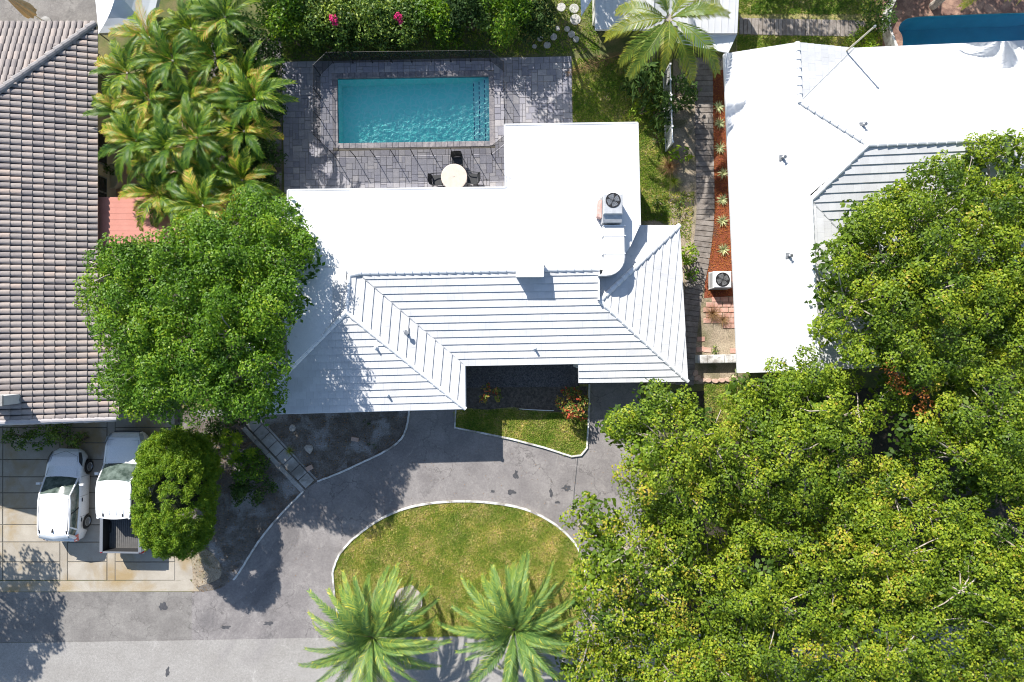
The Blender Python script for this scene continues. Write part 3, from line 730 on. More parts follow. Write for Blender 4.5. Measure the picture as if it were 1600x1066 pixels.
# sloping planes (3-D corners)
r0 = P(560, 427, ZR); r1 = P(936, 420, ZR)
e0 = P(727, 572, ZE)
zM = plane_z(r0, r1, e0)
def onplane(zf, px, py, z=3):
    for _ in range(12): x, y = P2(px, py, z); z = zf(x, y)
    return (x, y)
Mp1 = [r0[:2], r1[:2], onplane(zM, 936, 470), onplane(zM, 903.5, 569), e0[:2]]
Mp2 = [onplane(zM, 936, 470), onplane(zM, 1075, 596.5), onplane(zM, 904, 598.5), onplane(zM, 903.5, 569)]
apexE = onplane(zM, 937, 470); zap = zM(*apexE); cornerSE = onplane(zM, 1075, 596.5); zse = zM(*cornerSE)
courses(mh, Mp1, zM, 0.325, ref=e0[:2])
# right part shares the course lines: clip from same origin
def courses_aligned(house, poly, zf, ref, **kw):
    g = Vector((zf(1, 0)-zf(0, 0), zf(0, 1)-zf(0, 0))); dn = -g.normalized(); pitch = kw.get('pitch', 0.345)
    vmax = max(dn.dot(Vector(p)) for p in poly); vref = dn.dot(Vector(ref)); k = math.ceil((vmax-vref)/pitch-1e-6); 
    courses(house, poly, zf, **kw)
courses(mh, Mp2, zM, 0.325, ref=e0[:2])
# left wing: V faces right, W faces front, left slope faces west
vt = P(546, 430, ZR); va = P(541, 488, ZR); vb = P(727, 572, ZE); vc = P(727.5, 639, ZE)
zV = plane_z(va, vt, vc)
# main/V valley, V plane
courses(mh, [vt[:2], r0[:2], vb[:2], vc[:2], va[:2]], zV, 0.40)
wl = P(384, 648, ZE)
zW = plane_z(va, vc, wl)
courses(mh, [va[:2], vc[:2], wl[:2]], zW, 0.325)
wn_ = P(384, 560, ZE); 
zL = plane_z(va, wl, (wl[0], wl[1]+3.5, ZE))
courses(mh, [va[:2], (va[0], va[1]+1.8), (wl[0], wl[1]+4.6), wl[:2]], zL, 0.345)
# east hip
tN = P(1062, 352, ZE); zE = plane_z((apexE[0], apexE[1], zap), tN, (cornerSE[0], cornerSE[1], zse))
courses(mh, [apexE, cornerSE, tN[:2]], zE, 0.355)
nW = P(936, 352, ZE)
zN = plane_z((apexE[0], apexE[1], zap), tN, (tN[0]-1.5, tN[1], tN[2]))
courses(mh, [apexE, tN[:2], (apexE[0], tN[1])], zN, 0.345, lip=0.015)
# caps
caps(mh, (r0[0]-0.25, r0[1]+0.01, ZR), (r1[0], r1[1], ZR), 0.24, 0.375)
caps(mh, vc, va, 0.22, 0.36); caps(mh, wl, va, 0.24, 0.36)
caps(mh, vt, va, 0.2, 0.36); caps(mh, (va[0]+.1, vt[1]-.02, ZR), (r0[0], r0[1], ZR), .22, .3)
caps(mh, (cornerSE[0], cornerSE[1], zse), (apexE[0], apexE[1], zap), 0.22, 0.36)
caps(mh, tN, (apexE[0], apexE[1], zap), 0.26, 0.36)
mb = MB(); a = Vector(r0)+Vector((0, 0, .012)); c = Vector(vb)+Vector((0, 0, .03)); mb.tube([a, c], 0.03, 6, flat=0.5); mb.build('valley_flashing', M['galv'], mh)
# upstand where deck meets pitched roof at the right
mb = MB(); x0, y0 = r1[:2]; mb.box(x0-.04, x0+.03, apexE[1]+0.02, y0+0.02, 2.9, ZR+0.03); mb.build('roof_upstand', M['white'], mh)
# fascia boards along the eaves
mb = MB()
for a, b_ in ((vb, vc), (vc, wl), ((*onplane(zM, 904, 598.5), zse), (*cornerSE, zse)), ((*cornerSE, zse), tN), (e0, (*onplane(zM, 903.5, 569), ZE))):
    a = Vector(a); b_ = Vector(b_); d = (b_-a); d.z = 0; d.normalize(); s = Vector((d.y, -d.x, 0))*0.025
    q = [a-s, b_-s, b_+s*.2, a+s*.2]; mb.prism([(v.x, v.y) for v in q], [v.z-0.17 for v in q], [v.z-0.005 for v in q])
mb.build('fascia', M['whiteplain'], mh)
# walls under the roofs
wx = [P2(475, 0, ZF)[0], P2(800, 0, ZF)[0], P2(985, 0, ZF)[0]]
xw0 = wl[0]+.55; ywb = wl[1]+.55
def wallblock(name, x0, x1, y0, y1, z1, openings=()):
    m = MB(); m.box(x0, x1, y0, y1, 0, z1); w = m.build(name, M['stucco'], mh)
    for (side, c, zc, wd, ht, kind) in openings:
        m = MB(); g = MB()
        if side in 'ns':
            yy = y1 if side == 'n' else y0; sg = 1 if side == 'n' else -1
            ya, yb = sorted((yy-0.02*sg, yy+0.03*sg)); m.box(c-wd/2-.06, c+wd/2+.06, ya, yb, zc-ht/2-.06, zc+ht/2+.06)
            ya, yb = sorted((yy+0.0*sg, yy+0.036*sg)); g.box(c-wd/2, c-.02, ya, yb, zc-ht/2, zc+ht/2); g.box(c+.02, c+wd/2, ya, yb, zc-ht/2, zc+ht/2)
        else:
            xx = x1 if side == 'e' else x0; sg = 1 if side == 'e' else -1
            xa, xb = sorted((xx-0.02*sg, xx+0.03*sg)); m.box(xa, xb, c-wd/2-.06, c+wd/2+.06, zc-ht/2-.06, zc+ht/2+.06)
            xa, xb = sorted((xx+0.0*sg, xx+0.036*sg)); g.box(xa, xb, c-wd/2, c-.02, zc-ht/2, zc+ht/2); g.box(xa, xb, c+.02, c+wd/2, zc-ht/2, zc+ht/2)
        f = m.build(kind, M['whiteplain'], mh); g.build('pane', M['glass'], f)
M['glass'] = plain('window_glass', (0.02, 0.028, 0.03), 0.06, 0, 0.8)
yN = fl[0][1]-0.45; yN2 = fl[3][1]-0.4
yM = e0[1]+0.6; xR = cornerSE[0]-0.6
wallblock('wall', xw0+.9, wx[1], yM-.002, yN, 2.62, [('n', -7, 1.15, 2.4, 2.1, 'sliding_door'), ('n', -3.2, 1.15, 2.4, 2.1, 'sliding_door'), ('s', -0.6, 1.1, 1.0, 2.1, 'front_door'), ('s', 1.8, 1.5, 1.6, 1.1, 'window')])
wallblock('wall', wx[1]+.001, wx[2], yM, yN2, 2.63, [('e', 8, 1.5, 1.4, 1.1, 'window'), ('w', 8.3, 1.1, 1.8, 2.0, 'sliding_door')])
wallblock('wall', xw0, P2(727, 0, ZE)[0]-.6, ywb, yM+1.5, 2.5, [('s', -8, 1.5, 1.8, 1.2, 'window'), ('s', -5, 1.5, 1.8, 1.2, 'window'), ('e', ywb+1.0, 1.1, .95, 2.05, 'side_door')])
wallblock('wall', wx[2]-2.2, xR, cornerSE[1]+.6, tN[1]-.6, 2.45, [('s', 5.6, 1.12, 2.6, 2.1, 'garage_door'), ('e', 2, 1.5, 1.2, 1.1, 'window')])
# roof vents of the main house (parts fixed to the roof)
def vent(px, py, zf, h=0.3, r=0.045, tip=0.0, house=mh):
    z = 3
    for _ in range(8): x, y = P2(px, py, z); z = zf(x, y)
    m = MB(); m.lathe([(r*2.6, z-.02), (r*2.4, z+.04), (r*1.1, z+.09), (r, z+h), (r*.7, z+h)], (x, y), 12)
    m.build('vent_pipe', M['cap'], house)
for px, py, zf, h in ((588, 543, zW, .26), (606, 617, zW, .26), (835, 544, zM, .3)): vent(px, py, zf, h)
# gooseneck vent on the right-facing slope
z = 3
for _ in range(8): x, y = P2(634, 518, z); z = zV(x, y)
m = MB(); m.box(x-.16, x+.16, y-.16, y+.16, z-.03, z+.03); m.tube([(x, y, z), (x, y, z+.22), (x+.05, y-.06, z+.32), (x+.14, y-.12, z+.30)], [.07, .07, .09, .10], 10)
m.build('gooseneck_vent', M['metal'], mh)
# boxed chimney
x0, y1 = P2(807, 406, ZF+.75); x1, y0 = P2(849, 432, ZF+.75)
m = MB(); m.box(x0, x1, y0, y1, ZF-0.3, ZF+.70); ch = m.build('chimney', M['white'], mh)
m = MB(); m.box(x0-.03, x1+.03, y0-.03, y1+.03, ZF+.703, ZF+.75, .01); m.build('chimney_cap', M['white'], ch)
# ---- rooftop air conditioner and its duct
def condenser(name, label, x, y, z, w, d, h, fr, body, grp=None, foy=0.0):
    t = thing(name, label, 'air conditioner', (x, y, z), 0, grp)
    m = MB(); m.box(-w/2, w/2, -d/2, d/2, 0.04, h, 0.04); bo = m.build('casing', body, t, False)
    m = MB(); m.box(-w/2-.03, w/2+.03, -d/2-.03, d/2+.03, 0, 0.04); m.build('base_pad', M['conc_grey'], t, False)
    m = MB()
    for k in range(7):
        z0 = 0.12+k*(h-.28)/7
        m.box(-w/2+.06, w/2-.06, -d/2-.008, -d/2+.002, z0, z0+.03); m.box(-w/2-.008, -w/2+.002, -d/2+.06, d/2-.06, z0, z0+.03); m.box(w/2-.002, w/2+.008, -d/2+.06, d/2-.06, z0, z0+.03)
    m.build('louvre', M['metal'], bo, False)
    m = MB(); m.lathe([(fr+.02, h-.001), (fr+.02, h+.018), (fr-.012, h+.018), (fr-.012, h+.004), (0.001, h+.004)], (0, foy), 28); m.build('fan_well', M['dark'], t, False)
    fn = MB()
    for k in range(4):
        a = k*math.pi/2+.4; c, s_ = math.cos(a), math.sin(a); rows = []
        for rr, wd in ((.05, .04), (.15, .11), (fr*.86, .13)):
            rows.append([(c*rr-s_*wd, foy+s_*rr+c*wd, h+.006), (c*rr+s_*wd, foy+s_*rr-c*wd, h+.011)])
        fn.grid(rows)
    fn.lathe([(.06, h+.005), (.055, h+.015), (.001, h+.016)], (0, foy), 12); fn.build('fan', M['metal'], t, False)
    gr = MB()
    for q in range(1, 5):
        rr = fr*q/4.6; gr.tube([(rr*math.cos(k*math.pi/12), foy+rr*math.sin(k*math.pi/12), h+.024) for k in range(25)], .0035, 4, False)
    for k in range(8):
        a = k*math.pi/8; gr.tube([(fr*math.cos(a), foy+fr*math.sin(a), h+.024), (-fr*math.cos(a), foy-fr*math.sin(a), h+.024)], .0035, 4, False)
    gr.build('grille', M['black'], t, False)
    return t
za = ZF+1.0; x0, y1 = P2(943, 303, za); x1, y0 = P2(973, 335, za)
ac = condenser('rooftop_air_conditioner', 'grey packaged air conditioner with black round fan standing on the flat white roof', (x0+x1)/2, (y0+y1)/2, ZF+.02, x1-x0, y1-y0, 0.98, .30, M['galv'], foy=.16)
m = MB(); w_ = (x1-x0)/2; d_ = (y1-y0)/2
m.prism([(-w_, -d_-.30), (w_, -d_-.30), (w_, -d_), (-w_, -d_)], 0.05, [.72, .72, .86, .86]); m.build('transition_hood', M['galv'], ac, False)
m = MB(); m.prism([(-w_-.20, -.42), (-w_-.02, -.50), (-w_-.02, .25), (-w_-.14, .28)], 0.03, [.45, .50, .62, .55]); m.build('side_panel', M['rust'], ac, False)
zd = ZF+.55
def sw(px, py): return P2(px, py, zd)
dk = thing('roof_duct', 'wide white sheet metal duct running from the rooftop air conditioner and curving left', 'duct', (*P2(960, 380, zd), ZF))
outer_c = [sw(976, 352), sw(977, 380), sw(977.5, 403)] + [sw(948+29.5*math.cos(t), 403+28*math.sin(t)) for t in [R(a) for a in (15, 30, 45, 60, 75, 90)]] + [sw(936, 431)]
inner_c = [sw(943, 352), sw(944.5, 380), sw(945, 395), sw(945, 403), sw(945, 410), sw(945, 416), sw(944.5, 421), sw(943, 425), sw(941, 428), sw(936, 429.5)]
m = MB(); rows = []
for a, b_ in zip(outer_c, inner_c):
    a = Vector(a); b_ = Vector(b_); e = (b_-a)*0.05
    rows.append([(a.x, a.y, ZF-.1), (a.x, a.y, zd-.05), (a.x+e.x, a.y+e.y, zd), (b_.x-e.x, b_.y-e.y, zd), (b_.x, b_.y, zd-.05), (b_.x, b_.y, ZF-.1)])
m.grid(rows); m.face(rows[-1]); m.face(rows[0][::-1]); m.build('duct_body', M['white'], dk)
for py in (352.5, 368, 396):
    m = MB(); a = Vector(sw(977.5, py)); b_ = Vector(sw(943, py)); m.box(b_.x-.012, a.x+.012, a.y-.016, a.y+.016, ZF, zd+.022); m.build('seam_band', M['cap'], dk)
m = MB(); a = sw(944.7, 362); b_ = sw(945.5, 424); m.tube([(a[0], a[1], zd-.01), (b_[0], b_[1], zd-.01)], .014, 5); m.build('corner_seam', M['cap'], dk)

# ================= right house
rh = thing('right_house', 'large white hip roofed house on the right with a shaded tile slope', 'house', (*P2(1350, 330), 0))
RZ = 2.75; SL = 0.30
Wn = P2(1132, 84, RZ); Ws = P2(1154, 583, RZ)
ax = Vector((Ws[0]-Wn[0], Ws[1]-Wn[1])).normalized()     # along the west eave
ux = Vector((-ax.y, ax.x))                               # into the house (east)
if ux.x < 0: ux = -ux
O = Vector(Wn)
def loc(px, py, z=3.5): 
    v = Vector(P2(px, py, z))-O; return v.dot(ux), v.dot(ax)
def W3(u_, v_, z): p = O+ux*u_+ax*v_; return (p.x, p.y, z)
zWf = lambda x, y: RZ+SL*((Vector((x, y))-O).dot(ux))
def hit(px, py):
    z = 3
    for _ in range(12): x, y = P2(px, py, z); z = zWf(x, y)
    u_, v_ = (Vector((x, y))-O).dot(ux), (Vector((x, y))-O).dot(ax); return u_, v_, z
uN, vN, zNr = hit(1250, 160); _, vN0, _ = hit(1249, 77)
uA, vA, zA = hit(1356, 226); uS, vS, zS = hit(1266, 304); _, vS1, _ = hit(1266, 583)
LEN = (Vector(Ws)-O).dot(ax)
pl = lambda lst: [tuple((O+ux*a+ax*b_)) for a, b_ in lst]
# west plane: eave 0..LEN, ridge pieces
vNe = -0.0
courses(rh, pl([(0, 0), (0, LEN), (uS, LEN), (uS, vS), (uA, vA), (uN, vN), (uN, 0)]) if False else pl([(0, 0), (0, vN), (uN, vN), (uN, 0)]), zWf, 0.345, lip=.018)
courses(rh, pl([(0, vN), (0, vS), (uS, vS), (uA, vA), (uN, vN)]), zWf, 0.345, lip=.018)
courses(rh, pl([(0, vS), (0, LEN), (uS, LEN), (uS, vS)]), zWf, 0.345, lip=.018)
# cross body: north plane and south plane, ridge at height zA
XR = 17.0
slN = (zA-RZ)/(vA-0.0)
zNf = lambda x, y: RZ+slN*((Vector((x, y))-O).dot(ax))
uV = hit(1250, 160)[0]
# north gable wing: east slope from ridge uN down to valley
zNE = lambda x, y: zNr-SL*((Vector((x, y))-O).dot(ux)-uN)
uv0 = uN+(zNr-RZ)/SL
vv = (zNr-RZ)/slN
courses(rh, pl([(uN, 0), (uN, vv), (uv0, 0)]), zNE, 0.345, lip=.03)
courses(rh, pl([(uv0, 0), (uN, vv), (uN, vN), (uA, vA), (XR, vA), (XR, 0)]), zNf, 0.345, lip=.012)
# south plane of the cross body (shaded) and south wing
slS = SL*1.05
zSf = lambda x, y: zA-slS*(((Vector((x, y))-O).dot(ax))-vA)
zSE = lambda x, y: zS-SL*((Vector((x, y))-O).dot(ux)-uS)
# valley direction between zSf and zSE starting at (uS, vSs)
vSs = vA+(zA-zS)/slS
uEe = uS+(zS-RZ)/SL; vEe = vSs+(zS-RZ)/slS
courses(rh, pl([(uA, vA), (uS, vSs), (uEe, vEe), (XR, vEe), (XR, vA)]), zSf, 0.36, lip=.045)
courses(rh, pl([(uS, vSs), (uS, LEN), (uEe, LEN), (uEe, vEe)]), zSE, 0.36, lip=.03)
caps(rh, W3(uN, 0, zNr), W3(uN, vN, zNr), .24, .36); caps(rh, W3(uN, vN, zNr), W3(uA, vA, zA), .2, .36)
caps(rh, W3(uS, vSs, zS), W3(uA, vA, zA), .26, .36); caps(rh, W3(XR, vA, zA), W3(uA, vA, zA), .28, .42)
caps(rh, W3(uS, LEN, zS), W3(uS, vSs, zS), .22, .36)
for a, b_ in (((uN, vv, zNr), (uv0, 0, RZ)), ((uS, vSs, zS), (uEe, vEe, RZ))):
    m = MB(); m.tube([Vector(W3(*a))+Vector((0, 0, .02)), Vector(W3(*b_))+Vector((0, 0, .03))], .035, 6, flat=.5); m.build('valley_flashing', M['galv'], rh)
m = MB()
for a, b_, z_a, z_b in (((0, 0), (0, LEN), RZ, RZ),):
    q = [W3(a[0]-.03, a[1], 0), W3(b_[0]-.03, b_[1], 0), W3(b_[0]-.002, b_[1], 0), W3(a[0]-.002, a[1], 0)]; m.prism([v[:2] for v in q], RZ-.18, RZ-.01)
m.build('fascia', M['whiteplain'], rh)
m = MB(); m.prism([W3(1.05, .6, 0)[:2], W3(XR-.6, .6, 0)[:2], W3(XR-.6, vEe-.6, 0)[:2], W3(uEe-.6, vEe-.6, 0)[:2], W3(uEe-.6, LEN-.6, 0)[:2], W3(1.05, LEN-.6, 0)[:2]], 0, RZ-.2); m.build('wall', M['stucco'], rh)
m = MB(); m.prism([W3(.02, LEN-.62, 0)[:2], W3(uEe, LEN-.62, 0)[:2], W3(uEe, LEN-.58, 0)[:2], W3(.02, LEN-.58, 0)[:2]], RZ-.2, [RZ-.02, RZ-.02, RZ-.02, RZ-.02]); m.build('gable_board', M['whiteplain'], rh)
for v_ in (5.0, 9.5):
    m = MB(); q = [W3(1.02, v_, 0), W3(1.02, v_+1.3, 0), W3(1.06, v_+1.3, 0), W3(1.06, v_, 0)]; m.prism([p[:2] for p in q], 0.9, 2.0); w_o = m.build('window', M['whiteplain'], rh)
    m = MB(); q = [W3(1.01, v_+.06, 0), W3(1.01, v_+1.24, 0), W3(1.05, v_+1.24, 0), W3(1.05, v_+.06, 0)]; m.prism([p[:2] for p in q], 0.96, 1.94); m.build('pane', M['glass'], w_o)
for px, py, zf in ((1222, 247, zWf), (1232, 400, zWf), (1347, 196, zNf)): 
    z = 3
    for _ in range(8): x, y = P2(px, py, z); z = zf(x, y)
    m = MB(); m.box(x-.12, x+.12, y-.12, y+.12, z-.03, z+.03); m.tube([(x, y, z), (x, y, z+.2), (x+.02, y-.03, z+.30)], [.06, .06, .075], 10); m.build('vent_pipe', M['metal'], rh)

# service mast
x, y = P2(1366, 42, 5.2); ms = thing('service_mast', 'slim pale pole rising behind the top edge of the large white roof', 'pole', (x, y, 0))
m = MB(); m.tube([(0, 0, 0), (0, 0, 5.2)], [.05, .035], 10); m.build('shaft', M['pole'], ms, False)
m = MB(); m.lathe([(.05, 5.2), (.06, 5.24), (.04, 5.3), (.001, 5.31)], (0, 0), 10); m.build('pole_cap', M['metal'], ms, False)

# ================= left house, barrel tiles
lh = thing('left_house', 'house at the left edge under a brown and grey barrel tile roof', 'house', (-21.5, 4, 0))
xe = P2(150, 0, 2.8)[0]; yn = P2(0, 38, 2.8)[1]; ys_ = P2(0, 655, 2.8)[1]; LS = 0.33; xr = -25.5
zt = lambda x: 2.8+LS*(xe-x)
zr = zt(xr)
zt2 = lambda y: 2.8+LS*(yn-y)
m = MB(); d45 = xe-xr
m.face([(xe, yn, 2.8), (xr, yn-d45, zr), (xr, ys_, zr), (xe, ys_, 2.8)]); m.face([(xe, yn, 2.8), (xr-8, yn, 2.8), (xr-8, yn-d45, zr), (xr, yn-d45, zr)])
m.face([(xr, ys_, zr), (xr, yn-d45, zr), (xr-8, yn-d45, zr), (xr-8, ys_, zr-8*LS)])
m.build('roof_underlay', M['under'], lh)
m = MB(); m.box(xe-.06, xe-.01, ys_, yn, 2.62, 2.79); m.box(xr-8, xe, yn-.06, yn-.01, 2.62, 2.785); m.build('fascia', M['tan'], lh)
def barrel(L, w, tone):
    m = MB(); m.tone = tone; rows = []
    for x, f, z in ((0, 0.86, 0.0), (L, 1.0, 0.022)):
        rows.append([(x, w/2*f*math.cos(a), 0.088*f*math.sin(a)+z) for a in [math.pi*k/6 for k in range(7)]])
    m.grid(rows); m.face([(L, p[1], p[2]) for p in rows[1]]); return m
TL, TW = 0.415, 0.272
bmesh_ = [barrel(TL*1.1, TW*0.93, t).mesh('barrel_tile', M['tile']) for t in (0.02, .25, .5, .75, 1.0)]
pit = math.atan(LS); cp = math.cos(pit); stuff = MB(); tiles = []
ny = int((yn-ys_)/TW); ycut = P2(0, 520, 2.6)[1]; xex = xe+2*TL*cp
m = MB(); m.face([(xe+.001, ys_, zt(xe)), (xex, ys_, zt(xex)), (xex, ycut, zt(xex)), (xe+.001, ycut, zt(xe))]); m.build('roof_underlay', M['under'], lh)
m = MB(); m.box(xex-.05, xex-.01, ys_, ycut, zt(xex)-.17, zt(xex)-.01); m.build('fascia', M['tan'], lh)
for j in range(ny):
    y = ys_+TW*(j+.5)
    k = -2 if y < ycut else 0
    while True:
        x1 = xe+0.05-k*TL*cp; x0 = x1-TL*cp
        if x0 < xr or (yn-y) < (xe-x1)+0.05: break
        tiles.append((x0, y, zt(x0)+.01)); k += 1
cand = sorted(tiles, key=lambda t: 0 if (t[0] > -21.95 and -1.9 < t[1] < 7.5) else 1)
print('barrel tiles', len(tiles))
for q, (x, y, z) in enumerate(cand):
    ti = min(4, max(0, int(rnd.gauss(2.1, 1.15)))); jx = rnd.uniform(-.006, .006); jy = rnd.uniform(-.006, .006)
    if q < 300:
        link('roof_tile', bmesh_[ti], lh, (x+jx-lh.location.x, y+jy-lh.location.y, z), (R(rnd.uniform(-2, 2)), pit, R(rnd.uniform(-.8, .8))))
    else:
        b_ = barrel(TL*1.1, TW*.93, (0.02, .25, .5, .75, 1.0)[ti]); n = len(stuff.V)
        for v in b_.V: stuff.V.append((x+jx+v[0]*cp+v[2]*math.sin(pit), y+jy+v[1], z-v[0]*math.sin(pit)+v[2]*cp))
        for f, t_ in zip(b_.F, b_.T): stuff.F.append([i+n for i in f]); stuff.T.append(t_)
# north slope tiles (run towards the top of the picture)
nx = int((8+xe-xr)/TW)
for j in range(nx):
    x = xe-TW*(j+.5); k = 0
    while True:
        y1 = yn+0.05-k*TL*cp; y0 = y1-TL*cp
        if y0 < yn-d45 or (xe-x) < (yn-y1)+.12: break
        ti = rnd.choice((0, 1, 2, 2, 3)); b_ = barrel(TL*1.1, TW*.93, (0.02, .25, .5, .75, 1.0)[ti]); n = len(stuff.V); z = zt2(y0)+.01
        for v in b_.V: stuff.V.append((x-v[1], y0+v[0]*cp+v[2]*math.sin(pit), z-v[0]*math.sin(pit)+v[2]*cp))
        for f, t_ in zip(b_.F, b_.T): stuff.F.append([i+n for i in f]); stuff.T.append(t_)
        k += 1
o = stuff.build('roof_tiles', M['tile'], lh); o['kind'] = 'stuff'
caps(lh, (xe+.02, yn+.02, 2.86), (xr, yn-d45, zr+.06), .34, .42, .12, surf('hip_tile', (.22, .21, .21), (.30, .28, .275), 5, .85, grain=.15), 'hip_tile', .02)
caps(lh, (xex, ys_-.02, zt(xex)+.04), (xr, ys_-.02, zr+.04), .26, .415, .09, surf('rake_tile', (.38, .36, .37), (.45, .42, .42), 5, .85, grain=.1), 'rake_tile', .03)
m = MB(); m.prism([(xr, ys_+.55), (xe-.75, ys_+.55), (xe-.75, yn-.7), (xr-6, yn-.7), (xr-6, ys_+.55)], 0, 2.75); m.build('wall', M['tan'], lh)
for px_y, hh in ((232, 1.3), (120, 1.3), (300, 1.0)):
    y = P2(0, px_y, 1.2)[1]
    m = MB(); m.box(xe-.76, xe-.70, y-.75, y+.75, .8, .8+hh); f = m.build('window_frame', M['metal'], lh)
    for s_ in (-1, 1):
        m = MB(); m.box(xe-.74, xe-.69, y+s_*.36-.32, y+s_*.36+.32, .86, .74+hh); m.build('pane', M['glass'], f)
# stub chimney at the photo's left edge
x1, y1 = P2(3, 619, 4.8); y0 = P2(0, 634, 4.8)[1]
m = MB(); m.box(x1-.9, x1, y0, y1, 3.2, 4.75); ch = m.build('chimney', surf('chimney_stucco', (.5, .5, .5), (.58, .58, .58), 3, .9, grain=.1), lh)
m = MB(); m.box(x1-.94, x1+.03, y0-.03, y1+.03, 4.753, 4.82, .01); m.build('chimney_cap', M['conc_grey'], ch)

# red lean-to roof between the left house and the palms
lt = thing('lean_to_roof', 'flat salmon red lean-to roof beside the brown tiled roof', 'roof', (*P2(200, 345, 2.4), 0))
a = P2(146, 308, 2.45); c = P2(268, 382, 2.45)
m = MB(); m.prism([(a[0], c[1]), (c[0], c[1]), (c[0], a[1]), (a[0], a[1])], 2.3, [2.45, 2.35, 2.35, 2.45]); m.build('roof_sheet', M['terra'], lt)
k = 0; y = c[1]+.1
while y < a[1]:
    m = MB(); m.prism([(a[0], y), (c[0], y), (c[0], y+.03), (a[0], y+.03)], 2.34, [2.456, 2.356, 2.356, 2.456], False); m.build('rib', M['terra'], lt); y += .26
for xx in (c[0]-.15,):
    for yy in (c[1]+.15, a[1]-.15):
        m = MB(); m.box(xx-.05, xx+.05, yy-.05, yy+.05, 0, 2.32); m.build('post', M['tan'], lt)
# ------------------------------------------------------------------ shed, canopy and small structures
sh = thing('garden_shed', 'white ribbed metal roofed shed behind the coconut palm at the top edge', 'shed', (*P2(1040, -10, 0), 0))
def shz(y): return 2.35+0.16*(y-P2(0, 47, 2.35)[1])
for (pxa, pxb, pyb) in ((930, 1021, 46), (1060, 1152, 52)):
    a = P2(pxa, pyb, 2.35); b_ = P2(pxb, -70, 2.7)
    x0, x1, y0, y1 = a[0], P2(pxb, 0, 2.35)[0], a[1], a[1]+4.0
    m = MB(); m.prism([(x0, y0), (x1, y0), (x1, y1), (x0, y1)], 2.2, [2.35, 2.35, 2.95, 2.95]); m.build('roof_sheet', M['white'], sh)
    m = MB(); x = x0+.1
    while x < x1: m.prism([(x, y0-.01), (x+.03, y0-.01), (x+.03, y1), (x, y1)], 2.3, [2.37, 2.37, 2.97, 2.97]); x += .3
    m.build('rib', M['white'], sh)
    m = MB(); m.box(x0+.15, x1-.15, y0+1.25, y1-.2, 0, 2.19); m.build('wall', M['stucco'], sh)
x0 = P2(1021, 0, 2.35)[0]; x1 = P2(1060, 0, 2.35)[0]; y0 = P2(0, 40, 2.3)[1]
m = MB(); m.prism([(x0+.002, y0), (x1-.002, y0), (x1-.002, y0+3.4), (x0+.002, y0+3.4)], 2.1, [2.28, 2.28, 2.8, 2.8]); m.build('roof_sheet', M['galv'], sh)
aw = thing('lean_to_awning', 'pale sloping awning below the shed roof beside the coconut palm', 'awning', (*P2(1100, 70, 0), 0))
q = [P2(1056, 66, 1.95), P2(1138, 83, 1.95), P2(1152, 53, 2.2), P2(1060, 53, 2.2)]
m = MB(); m.prism(q, [1.9, 1.9, 2.12, 2.12], [1.95, 1.95, 2.17, 2.17]); m.build('awning_sheet', M['cloth'], aw)
m = MB()
for p in q[:2]: m.tube([(p[0]*.99, p[1]*.99+.1, 0), (p[0]*.99, p[1]*.99+.1, 1.9)], .03, 6)
m.build('post', M['metal'], aw)
cn = thing('party_canopy', 'pale grey peaked canopy tent at the top left beside the tiled roof', 'canopy', (*P2(190, 0, 0), 0))
ap = P(182, -12, 3.1); cs = [P(154, 52, 2.1), P(234, 46, 2.1), P(262, -70, 2.1), P(140, -75, 2.1)]
for i in range(4):
    a, b_ = cs[i], cs[(i+1) % 4]; rows = []
    for t in np.linspace(0, 1, 6):
        rows.append([tuple((1-t)*(a[k]+(b_[k]-a[k])*s_)+t*ap[k]-(0.14*math.sin(math.pi*t)+.04*math.sin(math.pi*s_)*(1-t) if k == 2 else 0) for k in range(3)) for s_ in np.linspace(0, 1, 7)])
    m = MB(); m.grid(rows); m.grid([[(p[0], p[1], p[2]-.22) for p in rows[0]], rows[0]]); m.build('roof_panel', M['cloth'], cn)
for a in cs:
    m = MB(); m.tube([(a[0], a[1], 0), (a[0], a[1], a[2])], .03, 6); m.build('pole', M['metal'], cn)
um = thing('closed_parasol', 'folded tan parasol standing behind the brown tiled roof', 'parasol', (*P2(72, 36, 0), 0))
m = MB(); m.tube([(0, 0, 0), (0, 0, 2.75)], .025, 8); m.build('pole', M['pole'], um, False)
m = MB(); rows = []
for z, r in ((1.05, .24), (1.3, .25), (1.8, .19), (2.3, .11), (2.65, .03)):
    rows.append([(r*(1+.35*(k % 2))*math.cos(k*math.pi/8), r*(1+.35*(k % 2))*math.sin(k*math.pi/8), z) for k in range(16)])
m.grid(rows, True); m.build('canopy_cloth', M['tancloth'], um, False)
m = MB(); m.lathe([(.3, 0), (.3, .06), (.06, .1), (.05, .3)], (0, 0), 16); m.build('base', M['conc_grey'], um, False)
sl_ = thing('shade_sail', 'small white triangular canvas corner hanging left of the shed', 'shade sail', (*P2(920, 0, 0), 0))
m = MB(); tri = [P(908, 26, 2.0), P(936, -18, 2.4), P(906, -40, 2.5)]; m.face(tri); m.face([(p[0], p[1], p[2]-.01) for p in tri][::-1]); m.build('canvas', M['cloth'], sl_)
m = MB(); m.tube([P(936, -18, 2.4), (P(936, -18, 2.4)[0], P(936, -18, 2.4)[1], 0)], .03, 6); m.build('post', M['metal'], sl_)

